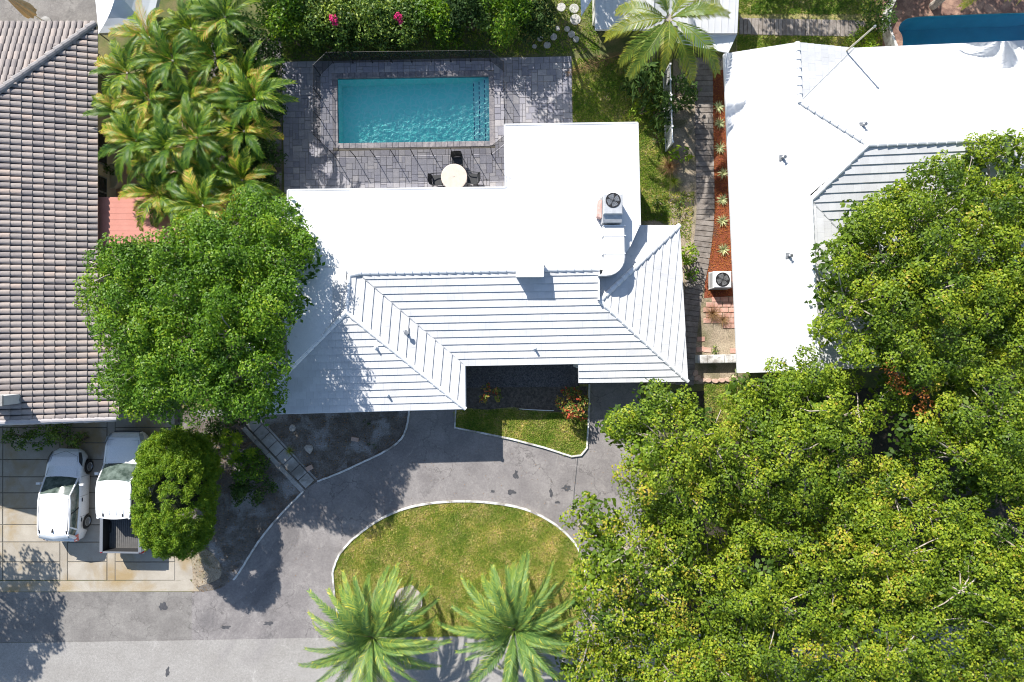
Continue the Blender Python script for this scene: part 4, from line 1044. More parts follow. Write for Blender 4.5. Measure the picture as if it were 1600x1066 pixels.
# curved white wall beside the neighbour pool
def wall_run(name, label, pts, w, h, mat, z=0, cat='wall'):
    path = [Vector(p) for p in pts]; c = path[len(path)//2]; t = thing(name, label, cat, (c.x, c.y, 0)); rows = []
    for i, p in enumerate(path):
        d = (path[min(i+1, len(path)-1)]-path[max(i-1, 0)]).normalized(); s = Vector((-d.y, d.x))*w/2
        rows.append([(*(p-s), z), (*(p-s), z+h-.02), (*(p-s*.8), z+h), (*(p+s*.8), z+h), (*(p+s), z+h-.02), (*(p+s), z)])
    m = MB(); m.grid(rows); m.face(rows[0]); m.face(rows[-1][::-1]); m.build('wall_body', mat, t); return t
wall_run('garden_wall', 'thin curved white wall between the boardwalk and the blue pool', gp(spline([(1392, -40), (1390, 0), (1380, 25), (1378, 50), (1390, 84)], 8)), .12, .7, M['kerb'])
fw = wall_run('low_white_wall', 'low white block wall between the two white houses', gp([(1086, 561), (1152, 560)]), .40, .5, M['kerb'])
for k in range(5):
    a = P2(1088+k*13, 561); m = MB(); m.box(a[0]-.008, a[0]+.006, a[1]-.19, a[1]+.19, .5, .506); m.build('joint', M['joint'], fw)
# scalloped edging stones
m_ = MB(); rows = []
for z, f in ((0, 1), (.09, 1), (.12, .85)): rows.append([(.17*f*math.cos(t), .10*f*(1.25*math.sin(t) if math.sin(t) < 0 else math.sin(t)), z) for t in [2*math.pi*k/12 for k in range(12)]])
m_.grid(rows, True); m_.face(rows[-1]); em = m_.mesh('edging_stone', M['pinkrock'])
for k, (px, py) in enumerate([(1086, 583), (1089, 590), (1096, 594), (1106, 594), (1117, 595), (1127, 594), (1137, 593), (1147, 591)]):
    x, y = P2(px, py); o = link('edging_stone', em, None, (x, y, 0), (0, 0, R(rnd.uniform(-6, 6)+(60 if k == 0 else 35 if k == 1 else 0))))
    tag(o, ['upright one at the left end', 'slanted one, second from the left end', 'third from the left end', 'fourth from the left end', 'fourth from the right end', 'third from the right end', 'second from the right end', 'one touching the variegated plant'][k]+' of the pinkish scalloped edging stones', 'edging stone', 'scalloped edging stones below the white wall')

# round stepping stones in the back garden
for k, (px, py, r, lb) in enumerate([(877, 12, 7, 'upper left of the large pair'), (897, 14, 7.5, 'topmost right, touching the white canvas'), (899, 31, 8.5, 'the largest one'), (893, 54, 5.5, 'just below the largest'), (900, 62, 5, 'lowest and palest, at the right'), (865, 58, 5.5, 'bright one at the middle left'), (844, 61, 4.5, 'small dull one at the left'), (855, 71, 5.5, 'dull one nearest the paver deck'), (871, 45, 4, 'small one above the bright middle stone'), (886, 46, 4.5, 'small one between the middle stones'), (835, 73, 3.5, 'smallest one, farthest left')]):
    x, y = P2(px, py); rr = r/32; m = MB(); m.lathe([(rr, 0), (rr, .035), (rr*.93, .05)], (0, 0), 18); o = link('stepping_stone', m.mesh('stepping_stone', M['discstone']), None, (x, y, 0))
    tag(o, 'round concrete stepping stone in the shady back garden, '+lb, 'stepping stone', 'round stepping stones behind the paver deck')

# white lattice fence by the lawn, wire fence on the left
lf = thing('lattice_fence', 'white diagonal lattice fence along the lawn under the coconut palm', 'fence', (*P2(1042, 180), 0))
xa, ya = P2(1040, 236); yb = P2(0, 120)[1]; xb = P2(1036, 0)[0]; n = 5
for k in range(n+1):
    y = ya+(yb-ya)*k/n; x = xa+(xb-xa)*k/n; m = MB(); m.box(x-.04, x+.04, y-.04, y+.04, 0, 1.55); m.build('post', M['whiteplain'], lf)
m = MB(); L = yb-ya; h = 1.42; st = .13; t = -h
def lx(y): return xa+(xb-xa)*(y-ya)/L
while t < L:
    for sgn in (1, -1):
        z0, z1 = (0.05, h) if sgn > 0 else (h, 0.05); ya_, yb_ = t, t+h
        a0 = max(ya_, 0); b0 = min(yb_, L)
        if b0 <= a0: continue
        f0 = (a0-ya_)/h; f1 = (b0-ya_)/h; za_ = z0+(z1-z0)*f0; zb_ = z0+(z1-z0)*f1; o_ = .012 if sgn > 0 else -.012
        xx0, xx1 = lx(ya+a0)+o_, lx(ya+b0)+o_
        m.grid([[(xx0, ya+a0, za_-.03), (xx0, ya+a0, za_+.03)], [(xx1, ya+b0, zb_-.03), (xx1, ya+b0, zb_+.03)]])
    t += st
o = m.build('lattice_slats', M['whiteplain'], lf); o['kind'] = 'stuff'
m = MB()
for z in (.05, h+.03): m.tube([(lx(ya), ya, z), (lx(yb), yb, z)], .03, 6)
m.build('rail', M['whiteplain'], lf)
wf = thing('wire_fence', 'thin pale wire fence along the left side of the paver deck', 'fence', (*P2(421, 190), 0))
xa, ya = P2(424, 300); yb = P2(0, 88)[1]
for k in range(6):
    y = ya+(yb-ya)*k/5; m = MB(); m.tube([(xa, y, 0), (xa, y, 1.25)], .025, 6); m.build('post', M['metal'], wf)
m = MB(); m.tube([(xa, ya, 1.22), (xa, yb, 1.22)], .02, 6); m.build('top_rail', M['galv'], wf)
m = MB(); y = ya
while y < yb:
    m.tube([(xa, y, .03), (xa+.0, min(y+.5, yb), 1.2)], .004, 3, False); m.tube([(xa+.01, y, 1.2), (xa+.01, min(y+.5, yb), .03)], .004, 3, False); y += .12
o = m.build('wire_mesh', M['galv'], wf); o['kind'] = 'stuff'

# patio table and chairs
tx, ty = P2(709.5, 276.5, .74)
tb = thing('patio_table', 'round cream patio table on the paver deck below the pool', 'table', (tx, ty, .036), R(3))
m = MB(); m.lathe([(.57, .685), (.615, .69), (.625, .705), (.615, .72), (.57, .725), (.022, .727), (.022, .70)], (0, 0), 40); m.build('tabletop', M['tabletop'], tb, False, False)
m = MB(); m.lathe([(.03, .66), (.03, .705)], (0, 0), 10); m.build('umbrella_hole', M['black'], tb, False)
for k in range(4):
    a = math.pi/4+k*math.pi/2; m = MB(); m.tube([(.40*math.cos(a), .40*math.sin(a), .69), (.44*math.cos(a), .44*math.sin(a), .35), (.47*math.cos(a), .47*math.sin(a), .0)], .018, 6); m.build('leg', M['black'], tb, False)
def chair(x, y, rz, lb):
    t = thing('patio_chair', lb, 'chair', (x, y, .036), rz, 'black chairs round the patio table')
    m = MB(); m.box(-.25, .25, -.24, .25, .40, .44, .015); se = m.build('seat', M['chair'], t, False)
    m = MB(); rows = []
    for z, yy, w in ((.42, -.23, .25), (.60, -.26, .26), (.78, -.31, .26), (.90, -.35, .24)):
        rows.append([(w*u_, yy-.03*(1-u_*u_), z) for u_ in (-1, -.6, -.2, .2, .6, 1)])
    m.grid(rows); m.grid([[(p[0], p[1]-.025, p[2]) for p in r_] for r_ in rows[::-1]]); m.build('backrest', M['chair'], t, False)
    for s in (-1, 1):
        m = MB(); m.tube([(s*.26, -.30, .72), (s*.285, -.10, .66), (s*.285, .20, .64), (s*.275, .24, .58)], .022, 6); m.build('armrest', M['chair'], t, False)
        m = MB(); m.tube([(s*.275, .24, .6), (s*.27, .25, 0)], .018, 6); m.build('leg', M['black'], t, False)
        m = MB(); m.tube([(s*.25, -.26, .72), (s*.25, -.27, .4), (s*.26, -.30, 0)], .018, 6); m.build('leg', M['black'], t, False)
    return t
chair(*P2(714, 252.5, .55), math.pi+R(3), 'black patio chair between the round table and the pool')
chair(*P2(683, 281, .55), -math.pi/2+R(4), 'black patio chair at the left side of the round table')
chair(*P2(738, 279, .55), math.pi/2-R(4), 'black patio chair at the right side of the round table')

# ground air conditioner
x, y = P2(1129, 437, .78)
condenser('ground_air_conditioner', 'pale grey air conditioner with round fan on the ground beyond the red mulch', x, y, .02, .86, .80, .78, .32, M['cap'])

# planter with plant near the left house, barbecue-like pot
x, y = P2(172, 275, .5); pt = thing('patio_planter', 'cream rounded planter box beside the left house wall', 'planter', (x, y, 0))
m = MB(); rows = []
for z, f in ((0, .8), (.3, .95), (.55, 1), (.56, .92), (.45, .90)): rows.append([(.40*f*math.copysign(abs(math.cos(t))**.6, math.cos(t)), .62*f*math.copysign(abs(math.sin(t))**.6, math.sin(t)), z) for t in [2*math.pi*k/20 for k in range(20)]])
m.grid(rows, True); m.face(rows[-1]); m.build('pot', surf('cream_pot', (.5, .43, .32), (.58, .5, .38), 4, .8), pt, False)
# irrigation pipe on the front bed
x, y = P2(838, 640); ip = thing('irrigation_pipe', 'thin white irrigation pipe lying on the shaded front lawn', 'pipe', (x, y, .05))
m = MB(); m.tube([(-.85, .04, .02), (-.3, .0, .02), (.3, -.03, .03), (.85, -.05, .02)], .02, 6); m.build('pipe_run', M['whiteplain'], ip, False)
m = MB(); m.tube([(-.85, .04, .0), (-.85, .04, .22)], .02, 6); m.lathe([(.03, .22), (.03, .27), (.01, .28)], (-.85, .04), 8); m.build('sprinkler_head', M['black'], ip, False)

# rocks
def rock(name, px, py, r, mat, lb, cat, sq=.6, sd_=0, z=0.0, grp=None):
    r0 = random.Random(sd_); m = MB(); rows = []
    nn = 9; jit = [r0.uniform(.75, 1.15) for _ in range(nn)]
    for z_, f in ((0, .9), (.35, 1.0), (.75, .8), (1.0, .35)): rows.append([(r*f*jit[k]*r0.uniform(.9, 1.08)*math.cos(2*math.pi*k/nn), r*f*jit[k]*r0.uniform(.9, 1.08)*math.sin(2*math.pi*k/nn), z_*r*sq+r0.uniform(-.01, .01)) for k in range(nn)])
    m.grid(rows, True); m.face(rows[-1]); o = link(name, m.mesh(name, mat), None, (*P2(px, py), z)); tag(o, lb, cat, grp); return o
rock('rock', 483, 701, .24, M['rock'], 'large pale jagged rock in the dark bed left of the driveway', 'rock', .6, 3)
rock('rock', 457, 668, .19, M['rock'], 'dull rock close under the front eave of the white house', 'rock', .5, 4)
def block(px, py, w, d, h, rz, lb):
    m = MB(); m.box(-w/2, w/2, -d/2, d/2, 0, h, .015); o = link('paving_block', m.mesh('paving_block', M['pinkrock']), None, (*P2(px, py), .004), (R(3), 0, rz)); tag(o, lb, 'block')
block(555, 686, .36, .20, .09, R(-12), 'pinkish block lying alone in the middle of the dark bed')
block(484, 731, .34, .22, .09, R(28), 'pinkish block lying beside the front walk slabs')
m = MB(); r0 = random.Random(4); pts = [(.80*r0.uniform(.8, 1.05)*math.cos(t), .72*r0.uniform(.8, 1.05)*math.sin(t)) for t in [2*math.pi*k/14 for k in range(14)]]; pts = spline(pts, 3, True)
m.prism(pts, 0, .09); o = link('flat_boulder', m.mesh('flat_boulder', M['sandstone'] if 'sandstone' in M else surf('sandstone', (.36, .32, .27), (.45, .40, .35), 3, .9, (.40, .35, .30), 2, (.5, .6), .15, 20, .3, 12)), None, (*P2(638, 936), .03)); tag(o, 'flat pale stone slab on the island lawn between the two date palms', 'stone')

# ------------------------------------------------------------------ vehicles
M['carwhite'] = plain('white_car_paint', (0.78, 0.79, 0.80), 0.25, 0, 0.5, 0.8)
M['carglass'] = surf('car_glass', (0.04, 0.06, 0.05), (0.14, 0.18, 0.16), 3.5, 0.05, spec=1.0)
M['tyre'] = plain('tyre_rubber', (0.02, 0.02, 0.02), 0.85)
M['rim'] = plain('alloy_rim', (0.45, 0.46, 0.47), 0.3, 0.8)
M['lampglass'] = plain('headlight_glass', (0.35, 0.37, 0.38), 0.1, 0, 0.9)
M['tail'] = plain('tail_light', (0.5, 0.02, 0.02), 0.2, 0, 0.8)
M['trim'] = plain('black_trim', (0.02, 0.02, 0.022), 0.4)
M['liner'] = plain('bed_liner', (0.022, 0.022, 0.024), 0.7)  # liner colour lowered to paint in the bed's inner shade
M['bedgrey'] = surf('bed_floor_grey', (.10, .098, .095), (.13, .125, .12), 6, .7, grain=.1)  # floor grey darkened likewise for the shade inside the bed
def interp(tab, y):
    for (y0, *a), (y1, *b_) in zip(tab, tab[1:]):
        if y0 <= y <= y1:
            t = (y-y0)/(y1-y0); t = t*t*(3-2*t) if False else t
            return [u_+(v_-u_)*t for u_, v_ in zip(a, b_)]
    return list(tab[0][1:]) if y < tab[0][0] else list(tab[-1][1:])
def wheel(t, x, y, r, w, side):
    m = MB(); prof = [(r-.02, -w/2), (r, -w/2+.03), (r, w/2-.03), (r-.02, w/2), (r*.66, w/2-.0)]
    rows = [[(x+side*z, y+rr*math.cos(a), r+rr*math.sin(a)) for a in [2*math.pi*k/24 for k in range(24)]] for rr, z in prof]
    m.grid(rows, True); m.face(rows[0]); wh = m.build('wheel', M['tyre'], t, False)
    m = MB(); rows = [[(x+side*z, y+rr*math.cos(a), r+rr*math.sin(a)) for a in [2*math.pi*k/24 for k in range(24)]] for rr, z in ((r*.68, w/2-.002), (r*.64, w/2+.006), (r*.6, w/2-.02), (r*.15, w/2-.05))]
    m.grid(rows, True)
    for k in range(5):
        a = 2*math.pi*k/5; c, s_ = math.cos(a), math.sin(a)
        q = [(x+side*(w/2), y+r*(.1*c-.06*s_), r+r*(.1*s_+.06*c)), (x+side*(w/2), y+r*(.1*c+.06*s_), r+r*(.1*s_-.06*c)), (x+side*(w/2+.004), y+r*(.62*c+.09*s_), r+r*(.62*s_-.09*c)), (x+side*(w/2+.004), y+r*(.62*c-.09*s_), r+r*(.62*s_+.09*c))]
        m.face(q)
    m.build('rim', M['rim'], wh, False)
def body_shell(t, tab, arches, wr, name='body', mat=None, belt=0.0):
    """tab rows: y, half width, z underside, z shoulder, z centre of the upper surface"""
    ys = sorted(set([r_[0] for r_ in tab]+list(np.linspace(tab[0][0], tab[-1][0], 60)))); rows = []
    for y in ys:
        w, zb, zs, zc = interp(tab, y); zl = zb
        for ay in arches:
            dd = abs(y-ay)
            if dd < wr: zl = max(zl, math.sqrt(wr*wr-dd*dd)+wr*0.82)
        zl = min(zl, zs-.12)
        zm = max((zb+zs)/2, zl+.02)
        half = [(w*.93, zl), (w*.99, min(zl+.06, zm)), (w, zm), (w*.985, zs-.07), (w*.94, zs-.015), (w*.86, zs+(zc-zs)*.35), (w*.55, zs+(zc-zs)*.8), (w*.2, zc), ]
        row = [(x, y, z) for x, z in half]+[(-x, y, z) for x, z in half[::-1]]
        rows.append(row)
    m = MB(); m.grid(rows); m.face(rows[0]); m.face(rows[-1][::-1]); o = m.build(name, mat or M['carwhite'], t, False, True)
    m = MB(); x_ = min(r_[1] for r_ in tab)*.86; m.box(-x_, x_, tab[0][0]+.15, tab[-1][0]-.15, .2, .52); m.build('underbody', M['trim'], t, False)
    return o
def quad_panel(a, b_, c, d, n=6, bulge=(0, 0, 0)):
    a, b_, c, d = map(Vector, (a, b_, c, d)); bu = Vector(bulge); rows = []
    for i in range(n+1):
        v = i/n; rows.append([tuple((a.lerp(b_, u_/n)).lerp(d.lerp(c, u_/n), v)+bu*(4*(u_/n)*(1-u_/n))*(1-abs(2*v-1)*.3)) for u_ in range(n+1)])
    return rows
def mirror(t, s, x, y, z, mat):
    m = MB(); m.box(min(s*x, s*(x+.20)), max(s*x, s*(x+.20)), y-.07, y+.05, z, z+.15, .03); m.tube([(s*(x-.08), y, z+.03), (s*x, y, z+.05)], .03, 6); m.build('wing_mirror', mat, t, False)

# ---- white hatchback
x, y = P2(108, 774, .0)
x, y = P2(104, 773, 0.6)
hb = thing('parked_car', 'white compact hatchback parked on the concrete pad, nose towards the tiled house', 'car', (x, y, .026), R(-2.0))
W = .90
tab = [(-2.18, .62, .42, .78, .80), (-2.10, .76, .28, .98, 1.0), (-1.75, .87, .22, 1.02, 1.06), (-1.0, .90, .20, 1.0, 1.02), (0, .90, .20, .97, 1.0), (.85, .90, .20, .94, 1.0), (1.45, .87, .22, .86, .95), (1.85, .80, .25, .76, .83), (2.08, .66, .3, .66, .70), (2.20, .48, .38, .54, .56)]
bd = body_shell(hb, tab, (-1.32, 1.33), .36)
for s in (-1, 1):
    for yy in (-1.32, 1.33): wheel(hb, s*.80, yy, .32, .21, s)
    m = MB(); rows = []
    # headlight and rear light shells lie on the corner of the body
    m.grid([[(s*.86, 1.40, .80), (s*.74, 1.62, .865)], [(s*.82, 1.75, .73), (s*.68, 1.86, .80)], [(s*.70, 2.05, .64), (s*.60, 2.06, .70)]]); 
    m.V = [(v[0]*1.015, v[1]+.015, v[2]+.03) for v in m.V]; m.build('headlight', M['trim'], hb, False)
    m = MB(); m.grid([[(s*.90, -1.72, .98), (s*.80, -1.80, 1.07)], [(s*.86, -1.95, .90), (s*.72, -2.08, 1.01)], [(s*.78, -2.12, .74), (s*.62, -2.19, .82)]]); m.build('tail_light', M['tail'], hb, False)
    mirror(hb, s, .93, .62, .98, M['carwhite'])
# cabin: pillars shell + glass + roof
B0, B1, R0, R1, zbelt, zroof = 1.02, -2.02, .22, -1.66, .97, 1.47
wb, wr_ = .85, .75
def cab(t, B0, B1, R0, R1, zb, zr_, wb, wr_, fr_sag=.14, glass=None, rearz=None, zfront=None):
    zf0 = zfront or zb
    fb = [(-wb*.92, B0-fr_sag, zf0), (wb*.92, B0-fr_sag, zf0)]; ft = [(-wr_*.95, R0-.05, zr_-.03), (wr_*.95, R0-.05, zr_-.03)]
    rb = [(-wb*.85, B1+.10, zb), (wb*.85, B1+.10, zb)]; rt = [(-wr_*.9, R1, zr_-.04), (wr_*.9, R1, zr_-.04)]
    ws = quad_panel(fb[0], fb[1], ft[1], ft[0], 6, (0, .13, .02)); rw = quad_panel(rb[0], rb[1], rt[1], rt[0], 6, (0, -.10, .01))
    m = MB(); m.grid(ws); m.build('windshield', M['carglass'], t, False, True)
    m = MB(); m.grid([r_[::-1] for r_ in rw]); m.build('rear_window', M['carglass'], t, False, True)
    for s in (-1, 1):
        low = [(s*wb*.92, B0-fr_sag, zf0), (s*wb, B0-.7, zb), (s*wb, (B0+B1)/2, zb+.01), (s*wb*.97, B1+.5, zb+.04), (s*wb*.85, B1+.10, zb)]
        top = [(s*wr_*.95, R0-.05, zr_-.03), (s*wr_, R0-.35, zr_-.035), (s*wr_, (R0+R1)/2, zr_-.035), (s*wr_*.98, R1+.35, zr_-.035), (s*wr_*.9, R1, zr_-.04)]
        m = MB(); mid = [tuple((a+b_)/2+(s*.03 if k == 0 else 0) for k, (a, b_) in enumerate(zip(p, q))) for p, q in zip(low, top)]
        m.grid([low, mid, top]); m.build('side_window', M['carglass'], t, False, True)
        # pillars and roof rail painted
        m = MB(); m.tube([low[0], tuple((a+b_)/2 for a, b_ in zip(low[0], top[0])), top[0]], [.05, .04, .04], 6)
        m.tube([top[0], top[1], top[2], top[3], top[4]], .038, 6); m.tube([low[4], top[4]], [.10, .07], 6)
        m.tube([low[3], mid[3], top[3]], [.06, .05, .045], 6, flat=.8); m.build('pillar', M['carwhite'], t, False, True)
        m = MB(); a, b_ = low[2], top[2]; m.tube([(a[0]+s*.012, a[1], a[2]), (mid[2][0]+s*.012, mid[2][1], mid[2][2]), (b_[0]+s*.01, b_[1], b_[2])], .022, 5); m.build('door_pillar', M['trim'], t, False)
    rows = []
    for i in range(9):
        v = i/8; yy = R0-.05+(R1-R0+.05)*v; w = wr_*(.95 if i == 0 else .9 if i == 8 else 1.0); zz = zr_-.035+.05*math.sin(math.pi*min(1, .15+v*.8))
        bow = .10*(1-v)-.07*v
        rows.append([(w*u_, yy+bow*(1-u_*u_), zz+.03*(1-u_*u_)-(.0 if 0 < i < 8 else .0)) for u_ in (-1, -.75, -.5, -.25, 0, .25, .5, .75, 1)])
    m = MB(); m.grid([r_[::-1] for r_ in rows]); rf = m.build('roof', M['carwhite'], t, False, True); return rf
rf = cab(hb, B0, B1, R0, R1, zbelt, zroof, wb, wr_)
m = MB(); 
for s in (-1, 1): m.tube([(s*.67, .05, 1.465), (s*.70, -.7, 1.49), (s*.68, -1.5, 1.465)], .014, 5)
m.build('roof_groove', M['trim'], rf, False)
m = MB(); m.prism([(-.03, -1.55), (.03, -1.55), (.012, -1.38), (-.012, -1.38)], 1.49, [1.57, 1.57, 1.51, 1.51]); m.build('antenna', M['trim'], rf, False)
m = MB(); m.grid([[(-.66, -1.62, 1.45), (0, -1.70, 1.48), (.66, -1.62, 1.45)], [(-.70, -1.86, 1.40), (0, -1.98, 1.42), (.70, -1.86, 1.40)], [(-.70, -1.86, 1.36), (0, -1.98, 1.38), (.70, -1.86, 1.36)]]); m.build('rear_spoiler', M['carwhite'], hb, False, True)
for s in (-1, 1):
    m = MB(); m.tube([(s*.62, -1.48, 1.475), (s*.64, -1.62, 1.455)], .03, 6); m.build('spoiler_fin', M['trim'], hb, False)
m = MB(); m.tube([(-.55, .93, .985), (-.1, .80, 1.03)], .012, 5); m.tube([(0, .93, .985), (.45, .80, 1.03)], .012, 5); m.build('wiper', M['trim'], hb, False)
m = MB()
for s in (-1, 1):
    for yy in (-.95, .02, .95): m.tube([(s*.905, yy, .35), (s*.912, yy, .6), (s*.895, yy, .93)], .006, 4)
    for yy in (-.15, -1.1): m.box(min(s*.90, s*.935), max(s*.90, s*.935), yy-.09, yy+.09, .80, .83)
m.tube([(-.72, 1.0, .975), (-.6, 1.9, .80), (0, 2.12, .72), (.6, 1.9, .80), (.72, 1.0, .975)], .006, 4)
m.build('door_seam', M['trim'], bd, False)
m = MB(); m.box(-.45, .45, 2.08, 2.16, .42, .5); m.build('grille', M['trim'], bd, False)

# ---- white pickup truck
x, y = P2(197.5, 768, .75)
pk = thing('pickup_truck', 'white crew cab pickup with an empty open bed parked next to the hatchback', 'pickup truck', (x, y, .026), R(-.8))
tab = [(.02, .96, .36, 1.10, 1.12), (1.0, .97, .34, 1.10, 1.14), (1.55, .96, .34, 1.08, 1.16), (2.2, .93, .36, 1.02, 1.12), (2.62, .86, .38, .92, 1.02), (2.78, .74, .42, .8, .88), (2.84, .62, .46, .7, .74)]
tab = [(-1.12, .965, .36, 1.12, 1.14)]+tab
bd = body_shell(pk, tab, (1.82,), .44)
for s in (-1, 1):
    for yy in (-1.72, 1.82): wheel(pk, s*.86, yy, .39, .25, s)
    m = MB(); m.grid([[(s*.93, 2.3, .95), (s*.80, 2.42, 1.03)], [(s*.88, 2.62, .86), (s*.70, 2.70, .96)], [(s*.76, 2.76, .74), (s*.62, 2.80, .86)]]); m.V = [(v[0]*1.01, v[1]+.015, v[2]+.015) for v in m.V]; m.build('headlight', M['lampglass'], pk, False)
    mirror(pk, s, 1.02, .95, 1.12, M['carwhite'])
rf = cab(pk, 1.48, -1.18, .72, -.98, 1.12, 1.80, .90, .80, .12)
m = MB()
for k in range(7): xx = -.48+k*.16; m.tube([(xx, .55, 1.795+.026*(1-(xx/.7)**2)), (xx, -.2, 1.812+.03*(1-(xx/.7)**2)), (xx, -.85, 1.80+.026*(1-(xx/.7)**2))], .014, 5, flat=.8)
m.build('roof_rib', M['carwhite'], rf, False)
m = MB()
for s in (-1, 1): m.box(s*.45-.03, s*.45+.03, -.92, -.78, 1.80, 1.835, .01)
m.build('roof_mount', M['trim'], rf, False)
m = MB(); m.box(.02, .22, 1.05, 1.17, 1.40, 1.405); 
# cargo bed
m = MB()
yb0, yb1 = -2.82, -1.16
m.box(-.98, .98, yb0, yb1, .50, .62); m.build('bed_underside', M['trim'], pk, False)
for s in (-1, 1):
    m = MB(); xa, xb = sorted((s*.98, s*.84)); m.box(xa, xb, yb0+.06, yb1, .62, 1.14, .02); bs = m.build('bed_side', M['carwhite'], pk, False)
    m = MB(); m.box(xa-.003, xb+.003, yb0+.05, yb1+.002, 1.142, 1.165, .006); m.build('bed_rail', M['metal'], bs, False)
    m = MB(); xa, xb = sorted((s*.985, s*.85)); m.box(xa, xb, yb0-.02, yb0+.056, .72, 1.08); m.build('tail_light', M['tail'], pk, False)
m = MB(); m.box(-.84, .84, yb0, yb0+.07, .60, 1.12, .012); tg = m.build('tailgate', M['carwhite'], pk, False)
m = MB(); m.box(-.845, .845, yb0-.004, yb0+.076, 1.122, 1.142); m.build('tailgate_cap', M['metal'], tg, False)
m = MB(); m.box(-.838, .838, yb0+.072, yb0+.082, .63, 1.12); m.box(-.838, .838, yb1-.03, yb1-.002, .63, 1.13); m.box(-.838, -.828, yb0+.083, yb1-.031, .63, 1.135); m.box(.828, .838, yb0+.083, yb1-.031, .63, 1.135); m.build('bed_liner', M['liner'], pk, False)
m = MB(); m.box(-.826, .826, yb0+.084, yb1-.032, .622, .64)
for k in range(17): xx = -.76+k*.095; m.box(xx-.022, xx+.022, yb0+.10, yb1-.05, .64, .658)
m.build('bed_floor', M['bedgrey'], pk, False)
m = MB(); m.box(-.86, .86, yb0-.16, yb0-.01, .52, .68, .03); m.build('rear_bumper', M['metal'], pk, False)
m = MB(); m.box(-.6, .6, 2.80, 2.88, .55, .75); m.build('grille', M['trim'], bd, False)
m = MB(); m.tube([(-.62, 1.40, 1.16), (-.1, 1.25, 1.27)], .014, 5); m.tube([(0, 1.40, 1.16), (.5, 1.25, 1.27)], .014, 5); m.build('wiper', M['trim'], pk, False)
m = MB()
for s in (-1, 1):
    for yy in (-1.08, -.1, .95): m.tube([(s*.972, yy, .45), (s*.976, yy, .8), (s*.96, yy, 1.06)], .006, 4)
m.tube([(-.80, 1.45, 1.12), (-.72, 2.5, 1.03), (.72, 2.5, 1.03), (.80, 1.45, 1.12)], .006, 4); m.build('door_seam', M['trim'], bd, False)
# ------------------------------------------------------------------ vegetation
def leaves(C, N, L, W, tone, curl=0.25, seed=None):
    """diamond leaves; C centres (n,3), N normals (n,3), returns V,quads,tone"""
    n = len(C); N = N/np.maximum(np.linalg.norm(N, axis=1, keepdims=True), 1e-6)
    r = rng.normal(size=(n, 3)); D = r-(r*N).sum(1, keepdims=True)*N; D /= np.maximum(np.linalg.norm(D, axis=1, keepdims=True), 1e-6)
    Sd = np.cross(N, D); Ls = (L*rng.uniform(.7, 1.3, n))[:, None]; Ws = (W*rng.uniform(.75, 1.25, n))[:, None]
    V = np.empty((n, 4, 3)); V[:, 0] = C-D*Ls*.5; V[:, 2] = C+D*Ls*.5-N*Ls*curl*.5
    V[:, 1] = C+Sd*Ws*.5+N*Ws*.12; V[:, 3] = C-Sd*Ws*.5+N*Ws*.12
    Q = np.arange(n*4).reshape(n, 4)
    return V.reshape(-1, 3), Q, tone
def puff_leaves(centers, radii, dens, L, W, flat=.75, tilt=.7, tmean=.5, tsd=.22, low=-.35, ptone=.15, up=.55):
    Cs, Ns, Ts = [], [], []
    for c, r in zip(centers, radii):
        n = int(dens*r*r); 
        if n < 4: continue
        d = rng.normal(size=(n*2, 3)); d /= np.linalg.norm(d, axis=1, keepdims=True); d = d[d[:, 2] > low][:n]
        rad = r*(rng.uniform(.35, 1.08, len(d))**.6)
        lump = 1+.18*np.sin(d[:, 0]*5+c[0]*7)*np.sin(d[:, 1]*5+c[1]*5)
        p = np.asarray(c)+d*np.stack([rad*lump, rad*lump, rad*flat], 1)
        nn = d*.75+np.array([0, 0, up])+rng.normal(size=d.shape)*tilt
        Cs.append(p); Ns.append(nn); Ts.append(np.clip(rng.normal(tmean+rng.normal(0, ptone), tsd, len(d)), 0, 1))
    return leaves(np.concatenate(Cs), np.concatenate(Ns), L, W, np.concatenate(Ts))
def build_leaves(root, name, mat, data):
    V, Q, T = data; off = np.array(root.location)
    me = mesh_np(name, V-off, Q, mat, T); return link(name, me, root)
def poisson(poly, rmin, tries=4000, exclude=()):
    poly = np.asarray(poly); lo = poly.min(0); hi = poly.max(0); pts = []
    X = rng.uniform(lo[0], hi[0], tries); Y = rng.uniform(lo[1], hi[1], tries); ok = inside(poly, X, Y)
    for x, y, k in zip(X, Y, ok):
        if not k: continue
        if any((x-ex)**2+(y-ey)**2 < er*er for ex, ey, er in exclude): continue
        if all((x-a)**2+(y-b_)**2 > rmin*rmin for a, b_ in pts): pts.append((x, y))
    return pts
